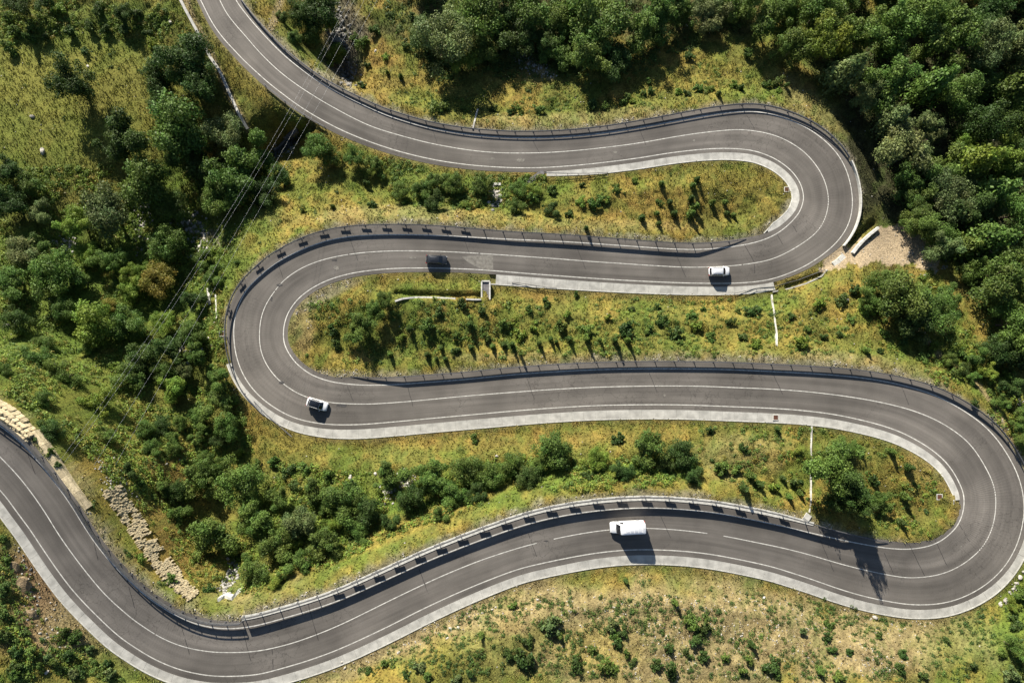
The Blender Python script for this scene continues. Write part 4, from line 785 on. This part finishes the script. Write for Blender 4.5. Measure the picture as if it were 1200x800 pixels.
# shrubs and saplings: (px, py, radius px); s marks an upright sapling
SH = """775,215,6s 817,210,6s 812,217,6s 785,237,6s 772,237,5 752,255,7s 770,250,5s 772,262,5s 790,250,7s 810,232,6s 810,250,8s 815,242,8s 835,237,6s 850,237,5s 852,250,5s 860,252,5s 695,240,9 680,237,7 703,232,6 712,235,5 667,250,6 625,232,8 645,222,8 687,267,5s 682,217,5 722,221,7 743,213,5 786,205,3
610,131,6 603,130,5 617,132,4 632,130,7 645,132,3 655,131,4 696,123,8 707,125,6 730,120,6 736,115,6 742,119,5 755,110,5 762,106,5 795,107,6 805,110,6 820,105,7 832,105,7 842,110,5s 860,100,6 868,103,6s 897,100,6 807,65,6 875,65,8 760,96,5 910,97,7 922,100,5s 911,107,5 640,118,3 665,120,3 620,107,4 454,85,4s 470,90,5s 477,109,4 467,109,3 452,67,5 475,55,5 517,126,11 508,124,7 484,122,4 425,102,6 440,35,7 425,50,9 415,45,6 431,77,5 386,75,6 345,45,8s 362,50,5 562,127,4 577,129,5 597,131,5 455,20,4 483,20,5 543,128,5 395,58,9
439,241,8 390,242,5s 421,239,3 371,250,4 475,237,5 545,241,7 560,241,5 355,247,5 375,217,4 395,225,4 352,230,4 447,205,8 430,215,6 278,308,5s 330,260,4 305,285,4 340,240,3
500,380,10 480,385,7s 515,367,7 550,380,7s 542,355,8 592,380,8 390,387,8 570,395,7 535,392,6 470,395,6 620,362,6 640,355,8 610,392,9 657,382,9 687,387,9 730,385,12 740,362,5 770,360,5 760,387,8 775,375,8 792,392,10 812,370,8 815,382,8 825,362,5 882,367,10 865,365,5 855,377,6 870,395,8 847,362,4 832,395,8 712,372,6 665,368,6 700,360,4 645,397,5s 667,397,6s 687,397,6s 703,398,4s 720,398,6s 735,398,6s 652,400,4s 610,415,4s 600,403,6s 798,402,5 885,403,8 632,402,5s 625,385,6 590,404,6s 457,415,6s 414,424,3 430,425,4 445,425,4 500,415,6s 511,420,4s 522,420,5s 535,410,6 517,408,5s 552,407,6s 577,406,6s 359,415,4 395,405,6 675,345,5 705,350,4 565,365,5
960,355,9 987,350,9 997,375,5 1017,365,9 927,370,5 937,404,10 1015,410,7s 1030,412,5 997,411,4 1050,415,4 1080,420,8 1115,437,9 1142,471,5 1125,415,7 1095,405,7 945,385,5 965,395,5 985,392,5 930,350,4 915,385,4 1000,340,7 895,355,5 905,368,4 950,368,4 970,375,4 1035,390,6 1060,400,6
932,530,6 1007,524,7s 1046,529,6s 1066,547,8s 1024,562,8 1061,582,8s 911,502,5s 932,565,9 905,570,9 832,504,6 870,525,7 856,522,5 847,547,12 862,550,8 880,557,9s 890,567,8s 872,572,9s 897,537,5 702,550,7 777,552,7 687,557,8 724,516,9 925,582,6s 938,578,6s 918,560,5s 835,540,5 860,533,4 1057,612,7s 1085,600,5 556,513,7 1180,440,9 1192,460,8 1160,460,6
645,732,14 656,745,6s 619,750,8 613,775,14 605,747,5 717,730,10 730,740,7 720,745,7 725,755,7 734,765,6 742,775,6 715,782,12 792,706,6s 807,715,5 810,727,10 825,736,9 815,750,10 785,760,7 805,765,6 770,780,9 787,787,12 752,682,5 832,690,4 775,715,4 759,719,4 748,707,3 762,707,4 666,693,4 705,701,4 710,739,5 846,727,3 882,755,7s 877,772,7 870,785,6 850,770,6 857,707,4 630,710,5 675,775,9 695,762,7 602,710,6 734,681,5s 760,680,3 640,705,4 672,715,4 703,770,5 825,770,8 755,740,4 842,740,5 865,755,5
905,780,13 937,710,5 956,717,4 904,712,5 941,740,6 970,732,7 970,747,7 975,762,6 987,731,5 994,762,6 961,786,7s 982,792,9 1030,745,6 1057,767,8 1055,782,8 1042,777,4 1035,725,5 1110,750,5s 1139,755,4 1150,750,5 1190,730,10 1192,755,10 1197,695,12 1187,790,12 1075,747,4 1165,745,5 1175,765,7 1120,770,4 1080,790,6 965,700,3 953,705,3 1000,712,4 1015,770,4 920,750,4 1140,780,6 955,735,4 928,760,4
564,745,6s 550,730,4 522,745,4 504,752,4 492,780,9 452,777,6 432,785,6 422,784,5 595,765,7 574,789,5 535,795,7 550,790,6 517,772,5 542,755,5 455,765,3 590,745,4 580,757,4 560,765,5 610,760,5 500,790,7 475,790,6 462,757,3
55,45,7 37,35,6 100,60,6 132,62,5 35,45,8s 178,50,9 185,60,6s 162,84,5 130,78,4 47,75,3 15,60,9 70,10,9 105,30,8 85,40,8 125,35,7 145,35,9 160,15,7 20,35,9 175,40,7 115,10,8 10,20,8 60,25,8 205,60,8 215,45,7 100,140,3 75,140,4 30,100,3
165,565,8 172,520,6 190,490,8 165,655,8 200,680,9 190,683,5 245,690,8 175,570,5 130,570,5 150,650,5 60,530,7 70,545,6 40,515,4 110,590,5 25,560,3
10,615,8 8,655,7 3,690,9 3,720,8 5,745,8 35,765,8 62,775,7 85,790,8 110,775,6 50,750,5 75,765,5 20,780,7 130,795,6 95,768,4 90,745,9 105,760,6 80,765,9 127,777,6 75,740,6 20,765,9 45,780,6 15,790,9 165,790,12 130,790,9 30,740,6 55,770,6 95,785,7 45,715,4
290,560,10 320,540,8 340,550,9 360,548,8 300,545,8 280,530,8 345,570,8 385,555,8 410,570,8 30,610,4 5,630,6"""
inst = []; n_s = 0
allsh = []
for tk in SH.split():
    sap = tk.endswith('s'); a = tk.rstrip('s').split(','); allsh.append((float(a[0]), float(a[1]), float(a[2]), sap))
allsh.sort(key=lambda t: -t[2] - (2.5 if t[3] else 0))
def dryness(px, py): return .5
extra = []
for k, (px, py, r, sap) in enumerate(allsh):
    if k >= 300: extra.append((px, py, r * .9)); continue
    up = r * .16 * (1.0 if sap else .4); p = G(px, py, up); R = r * (HC - p.z) / F * (1.05 if not sap else .95)
    if road_rel(np.array([p.x]), np.array([p.y]))[1][0] < .25: continue
    t = random.choice('ddmmb' if py < 660 else 'ddmdg')
    if sap: t = random.choice('ddm')
    z = R * (1.3 if sap else random.uniform(.8, 1.15))
    if sap and 595 < px < 745 and 390 < py < 420: z *= 1.55
    o = link_mesh('sapling' if sap else 'shrub', random.choice(sapl_m if sap else bushes_m), None, p, (0, 0, random.uniform(0, 6.28)), (R * (.85 if sap else 1), R * (.85 if sap else random.uniform(.8, 1.05)), z)); o.color = tone(t)
    tag(o, None, 'sapling' if sap else 'shrub', 'young conifer saplings on the slopes' if sap else 'round shrubs on the slopes')
    label_later(o, f"{'tiny' if r < 5.5 else 'small' if r < 8 else 'medium' if r < 11 else 'broad'} {TONES[t][1]} {'upright sapling' if sap else 'shrub'}", px, py)
flush_labels()

# low scrub that nobody could count, in the overgrown zones
scrub_zones = [([(0, 0), (215, 0), (215, 45), (160, 50), (60, 45), (0, 55)], 700, .6, 'b'), ([(0, 200), (330, 180), (300, 250), (262, 310), (262, 420), (300, 530), (200, 600), (130, 560), (60, 500), (0, 460)], 4600, .8, 'b'),
               ([(280, 690), (330, 540), (420, 555), (640, 530), (820, 540), (820, 565), (620, 580), (480, 620), (330, 690)], 1900, .8, 'b'), ([(150, 585), (235, 600), (262, 690), (235, 695), (190, 640)], 420, .55, 'y'), ([(0, 640), (20, 640), (60, 720), (150, 800), (0, 800)], 520, .5, 'm'), (forest, 2000, 1.3, 'd'), ([(430, 0), (900, 0), (860, 40), (740, 90), (620, 90), (520, 100), (480, 60)], 900, 1.0, 'd'),
               ([(395, 180), (640, 205), (640, 240), (500, 250), (440, 220)], 600, .7, 'm'), ([(350, 350), (1000, 350), (1000, 415), (400, 425)], 1050, .58, 'm'), ([(1000, 330), (1100, 320), (1200, 480), (1200, 560), (1080, 430), (1010, 400)], 700, .7, 'b'),
               ([(430, 790), (560, 700), (1180, 690), (1200, 800)], 1900, .46, 'd'), ([(820, 500), (1000, 500), (1100, 560), (1090, 630), (960, 600), (820, 570)], 500, .55, 'm'), ([(0, 730), (70, 760), (140, 790), (0, 800)], 200, .7, 'm'), ([(480, 80), (900, 60), (900, 120), (560, 145), (450, 120)], 600, .45, 'm'), ([(0, 60), (200, 60), (160, 180), (100, 230), (0, 200)], 90, .3, 'm'), ([(240, 690), (300, 600), (440, 640), (300, 700)], 260, .8, 'b')]
Pn, Nn, Sz, Cc = [], [], [], []
def clump(x, y, z, R, c, m):
    q = rng.normal(size=(m, 3)); q /= np.linalg.norm(q, axis=1)[:, None]; q[:, 2] = np.abs(q[:, 2]) * .85
    Pn.append(np.array([x, y, z]) + q * R * rng.uniform(.6, 1.05, (m, 1))); nn = q + rng.normal(size=(m, 3)) * .5 + [0, 0, .3]; Nn.append(nn / np.linalg.norm(nn, axis=1)[:, None])
    Sz.append(rng.uniform(.5, 1.3, m) * np.minimum(R * .32, .22)); Cc.append(np.array(c[:3]) * rng.uniform(.6, 1.35, (m, 1)))
for poly, n, s, t in scrub_zones:
    pa = np.array(poly, float); c = 0; xs = rng.uniform(pa[:, 0].min(), pa[:, 0].max(), n * 4); ys = rng.uniform(pa[:, 1].min(), pa[:, 1].max(), n * 4)
    nzz = fbm(xs, ys, 26, 91, 3); ok = inpoly(xs, ys, poly) & (nzz + rng.uniform(-.12, .12, len(xs)) > .47); xs, ys = xs[ok][:n], ys[ok][:n]
    W3 = [G(x, y) for x, y in zip(xs, ys)]; rd = road_rel(np.array([p.x for p in W3]), np.array([p.y for p in W3]))[1]
    for p, d in zip(W3, rd):
        if d < .8: continue
        clump(p.x, p.y, p.z - .05, s * random.uniform(.4, 1.15), tone(random.choice(t + t + 'mby' if t != 'd' else 'ddm')), 42)
for px, py, r in extra:
    for _ in range(3):
        p = G(px + random.gauss(0, r * .4), py + random.gauss(0, r * .4)); clump(p.x, p.y, p.z, r * .11, tone(random.choice('ddm')), 40)
Pn, Nn, Sz, Cc = map(np.concatenate, (Pn, Nn, Sz, Cc)); V, Qd = leafquads(Pn, Nn, Sz, rng)
o = link_mesh('scrub', np_mesh('scrub', V, Qd, M['leaf'], np.repeat(Cc, 4, 0))); o.color = (1, 1, 1, 1)
tag(o, 'low green scrub and bracken covering the valley and forest floor', 'scrub', None, 'stuff')
# grass tufts
NT = 230000
q = rng.choice(np.flatnonzero(fine & (d_ > .25)), NT); x = gx[q] + rng.uniform(-.3, .3, NT); y = gy[q] + rng.uniform(-.3, .3, NT); z = gz_vec(x, y)
kq, kw = to_px(x, y, z); keep = (vnoise(x, y, 1.3, 300) + rng.uniform(0, .5, NT) > .5) & ~inpoly(kq, kw, [(964, 318), (972, 298), (1030, 266), (1050, 260), (1100, 285), (1098, 316), (1030, 307)]); x, y, z = x[keep], y[keep], z[keep]; n = len(x)
c0 = col_at(x, y) * rng.uniform(.75, 1.3, (n, 1)) * (.8 + .6 * vnoise(x, y, .9, 301)[:, None]); hgt = rng.uniform(.08, .36, n) * np.where(c0.sum(1) > .55, .6, 1); wd = rng.uniform(.05, .13, n)
ang = rng.uniform(0, 6.28, n); V = []; Cq = []
for k in range(3):
    a = ang + k * 2.1; dx, dy = np.cos(a), np.sin(a); lean = rng.uniform(.4, 1.3, n) * hgt
    b0 = np.c_[x - dy * wd, y + dx * wd, z - .03]; b1 = np.c_[x + dy * wd, y - dx * wd, z - .03]; tp = np.c_[x + dx * lean, y + dy * lean, z + hgt]
    V.append(np.stack([b0, b1, tp], 1).reshape(-1, 3)); Cq.append(np.repeat(c0, 3, 0))
V = np.vstack(V); o = link_mesh('grass', np_mesh('grass', V, np.arange(len(V)).reshape(-1, 3), M['tuft'], np.clip(np.vstack(Cq), .01, .8)))
tag(o, 'tufts of dry yellow and green grass on the slopes', 'grass', None, 'stuff')

# dead tree by the right edge
r = tag(empty('dead_tree', G(1192, 472)), 'bare grey dead branches at the right picture edge', 'dead tree'); inv = None
for d_w in [((0, 0, -.2), (-.6, -.9, 2.6)), ((0, 0, .8), (2.4, 2.2, 2.2)), ((-.2, -.3, 1.2), (-1.9, 1.0, 2.9)), ((.6, .6, 1.2), (2.9, .4, 2.4))]:
    mb = MB(); mb.tube(d_w[0], d_w[1], .09, .03, 6); m_ = Vector(d_w[0]).lerp(Vector(d_w[1]), .55); mb.tube(m_, m_ + Vector((.5, 1.1, .3)), .045, .015, 5); mb.build('branch', M['wood'], r)

# ------------------------------------------------------------------ overhead cables across the valley
def cable(lab, pts, z0, z1, sag):
    pts = np.array(pts, float); A, B = P(*pts[0], z0), P(*pts[-1], z1); mb = MB(); prev = None; n = 40; bow = pts[len(pts) // 2]
    mid = P(*bow, (z0 + z1) / 2)
    for k in range(n + 1):
        t = k / n; p = A * (1 - t) ** 2 + B * t * t + (mid * 2 - A / 2 - B / 2) * (2 * t * (1 - t)); p.z = z0 + (z1 - z0) * t - sag * 4 * t * (1 - t)
        if prev is not None: mb.tube(prev, p, .009, n=5)
        prev = p
    tag(mb.build('overhead_cable', M['wire']), lab, 'cable', 'overhead cables crossing the stream valley')
cable('overhead cable furthest left of the four crossing the stream', [(430, -40), (268, 240), (70, 540)], 2, 30, 1.5)
cable('overhead cable second from left, close beside the first cable', [(436, -40), (273, 241), (76, 541)], 2, 30, 1.5)
cable('overhead cable third from left over the stream valley', [(448, -40), (293, 235), (110, 545)], 2, 30, 1.5)
cable('overhead cable furthest right, nearest the left hairpin', [(465, -40), (322, 205), (135, 545)], 2, 30, 1.5)

# ------------------------------------------------------------------ vehicles
def vehicle(name, lab, cat, L, Wd, H, belt, hood, cab, paint_m, roof_m, px, py, ang, van=False):
    """cab = (rear base x, rear top x, front top x, front base x), all along +x = forward, metres from the centre"""
    i = st(px, py); p = P(px, py, zr[i]); r = tag(empty(name, p, math.radians(ang)), lab, cat)
    # lower body: lofted sections
    mb = MB(); S = []; xs = [-L / 2, -L / 2 + .06, -L / 2 + .3, -L / 4, 0, L / 4, L / 2 - .55, L / 2 - .22, L / 2 - .05, L / 2]
    wf = [.80, .90, .97, 1, 1, 1, .97, .90, .78, .66]; hf = [.80, .95, 1, 1, 1, 1, None, None, None, None]
    for k, x in enumerate(xs):
        w = Wd / 2 * wf[k]
        t = (x - (L / 2 - .55)) / .55; h = belt if x < cab[3] - .1 else hood - max(0, (x - cab[3])) / max(.1, L / 2 - cab[3]) * .12
        if k == 0: h = belt * .86
        if k == len(xs) - 1: h = hood * .72
        if k == len(xs) - 2: h = hood * .84
        zb = .24 if 0 < k < len(xs) - 1 else .34
        sec = [(-w * .9, zb), (-w, zb + .16), (-w, h * .72), (-w * .95, h - .06), (-w * .84, h), (0, h + .03), (w * .84, h), (w * .95, h - .06), (w, h * .72), (w, zb + .16), (w * .9, zb)]
        S.append([(x, a, b) for a, b in sec])
    V = [v for s in S for v in s]; n = len(S[0]); fs = []
    for a in range(len(S) - 1):
        for b in range(n): fs.append((a * n + b, a * n + (b + 1) % n, (a + 1) * n + (b + 1) % n, (a + 1) * n + b))
    fs += [tuple(range(n))[::-1], tuple((len(S) - 1) * n + b for b in range(n))]
    mb.add(V, fs); mb.build('body', paint_m, r, True)
    # cabin
    rb, rt, ft, fb = cab; wb, wt = Wd / 2 * .93, Wd / 2 * (.80 if not van else .88); zb = belt - .04
    mid = (rt + ft) / 2
    def ring(z, k, wk): # interpolate between base and roof outline
        a, b = rb + (rt - rb) * k, fb + (ft - fb) * k; w = wb + (wt - wb) * k
        return [(a, -w * .9, z), (a - .05, 0, z), (a, w * .9, z), (a + .18, w, z), (mid, w * 1.01, z), (b - .18, w, z), (b, w * .86, z), (b + .06, 0, z), (b, -w * .86, z), (b - .18, -w, z), (mid, -w * 1.01, z), (a + .18, -w, z)]
    R0 = ring(zb, 0, 0); R1 = ring(H - .07, .95, 0); R2 = [(mid + (x - mid) * .95, y * .93, H) for x, y, z in ring(H, 1, 0)]; n = 12
    mb = MB(); mb.add(R0 + R1, [(k, (k + 1) % n, n + (k + 1) % n, n + k)[::-1] for k in range(n)]); mb.build('cabin', paint_m, r, False)
    mb = MB(); mb.add([(x, y, z) for x, y, z in R1] + R2 + [(mid, 0, H + .03)], [(k, (k + 1) % n, n + (k + 1) % n, n + k)[::-1] for k in range(n)] + [(n + k, n + (k + 1) % n, 2 * n)[::-1] for k in range(n)])
    mb.build('roof', roof_m, r, True)
    def pane(nm, x0, x1, z0k, z1k, side=None, ww=.84):
        mb = MB()
        if side is None: # front or rear: x0 base x, x1 top x
            s = 1 if x0 > mid else -1; q = []
            for k in (z0k, z1k):
                x = x0 + (x1 - x0) * k + s * (.075 if s > 0 else .065); w = (wb + (wt - wb) * k) * ww; z = zb + (H - .07 - zb) * k
                q += [(x - .01 * s, -w, z), (x + .045 * s, 0, z), (x - .01 * s, w, z)]
            q += [(a - .03 * s, b, c) for a, b, c in q]
            mb.add(q, [(0, 1, 4, 3), (1, 2, 5, 4), (6, 9, 10, 7), (7, 10, 11, 8), (0, 3, 9, 6), (2, 8, 11, 5), (3, 4, 10, 9), (4, 5, 11, 10), (0, 6, 7, 1), (1, 7, 8, 2)])
        else:
            q = []
            for k in (z0k, z1k):
                w = (wb + (wt - wb) * k * .97) * 1.01 + .012; z = zb + (H - .07 - zb) * k
                sh = (ft - fb) * k if x1 > mid else 0; sr = (rt - rb) * k if x0 < mid - .4 else 0
                q += [(x0 + sr, side * w, z), (x1 + sh, side * w, z)]
            q += [(a, b - side * .03, c) for a, b, c in q]; mb.add(q, [(0, 1, 3, 2), (4, 6, 7, 5), (0, 2, 6, 4), (1, 5, 7, 3), (2, 3, 7, 6), (0, 4, 5, 1)])
        mb.build(nm, M['glass'], r)
    pane('windscreen', fb, ft, .06, .96); 
    if not van: pane('rear_window', rb, rt, .2, .92)
    for s in (-1, 1):
        if van: pane('side_window', fb - 1.15, fb - .32, .12, .8, s)
        else: pane('side_window', rb + .35, mid - .03, .12, .85, s); pane('side_window', mid + .03, fb - .32, .12, .85, s)
        mb = MB(); mb.box((fb - .35, s * (Wd / 2 + .08), belt + .04), (.14, .2, .15), 0, .8); mb.build('mirror', paint_m if not van else M['trim'], r)
        mb = MB(); mb.box((L / 2 - .16, s * Wd * .33, hood * .72), (.26, .36, .15), -s * .35, .75); mb.build('headlight', M['lamp'], r)
        mb = MB(); mb.box((-L / 2 + .06, s * Wd * .40, belt * .8), (.14, .2, .34 if not van else .5)); mb.build('tail_light', M['red'], r)
        if roof_m is paint_m and not van or roof_m is M['glass']:
            mb = MB(); mb.tube((rt + .15, s * wt * .9, H + .03), (ft - .1, s * wt * .9, H + .03), .022); mb.build('roof_rail', M['trim'] if roof_m is paint_m else paint_m, r)
        for x in (-L / 2 + L * .185, L / 2 - L * .19):
            mb = MB(); mb.tube((0, -.11, 0), (0, .11, 0), .33 if not van else .35, n=20); w_ = mb.build('wheel', M['tyre'], r, loc=(x, s * (Wd / 2 - .11), .33), smooth=False)
            mb = MB(); mb.tube((0, s * .10, 0), (0, s * .125, 0), .22, n=12); mb.build('rim', M['rim'], w_)
    if van:
        for k in range(5):
            mb = MB(); mb.box((rt + .5 + k * .72, 0, H + .03), (.07, wt * 1.5, .035)); mb.build('roof_rib', paint_m, r)
        mb = MB(); mb.box((rt - .02, 0, H - .55), (.05, .03, 1.3)); mb.build('rear_door_seam', M['trim'], r)
    for s in (-1, 1):
        mb = MB(); mb.tube((fb + .05, s * wb * .1 - .05, belt + .03), (fb - .25, s * wb * .1 + .42, belt + .17), .012, n=4); mb.build('wiper', M['trim'], r)
        mb = MB(); mb.box((mid - .25, s * (Wd / 2 + .004), belt * .82), (.16, .03, .035)); mb.build('door_handle', M['trim'], r)
    mb = MB(); mb.tube((rt + .3, 0, H + .02), (rt + .12, 0, H + .2), .012, n=5); mb.build('aerial', M['trim'], r)
    mb = MB(); mb.box((L / 2 - .03, 0, .42), (.1, Wd * .62, .2)); mb.build('grille', M['trim'], r)
    mb = MB(); mb.box((-L / 2 + .02, 0, .42), (.1, Wd * .8, .16)); mb.build('rear_bumper', M['trim'], r)
    mb = MB(); mb.box((-L / 2 - .012, 0, .68), (.03, .5, .12)); mb.build('number_plate', M['lamp'], r)
    return r
vehicle('parked_car' if False else 'hatchback_car', 'white hatchback with plain white roof driving right on the second road', 'car', 4.15, 1.80, 1.52, .92, .90, (-1.95, -1.62, .55, 1.15), M['white'], M['white'], 841.5, 318.3, 1)
vehicle('hatchback_car', 'black hatchback on the second road, upper left of the culvert pit', 'car', 4.1, 1.80, 1.50, .92, .88, (-1.9, -1.5, .45, 1.15), M['black'], M['black'], 512, 304.8, -3)
vehicle('compact_car', 'white car with dark glass roof leaving the left hairpin', 'car', 4.05, 1.82, 1.50, .92, .90, (-1.75, -1.3, .5, 1.1), M['white'], M['glass'], 373, 473.2, -17)
vehicle('delivery_van', 'white long delivery van driving left on the lowest road', 'van', 6.0, 2.02, 2.60, 1.22, 1.05, (-2.92, -2.86, 1.35, 1.95), M['white'], M['white'], 734.2, 615.6, 183, van=True)
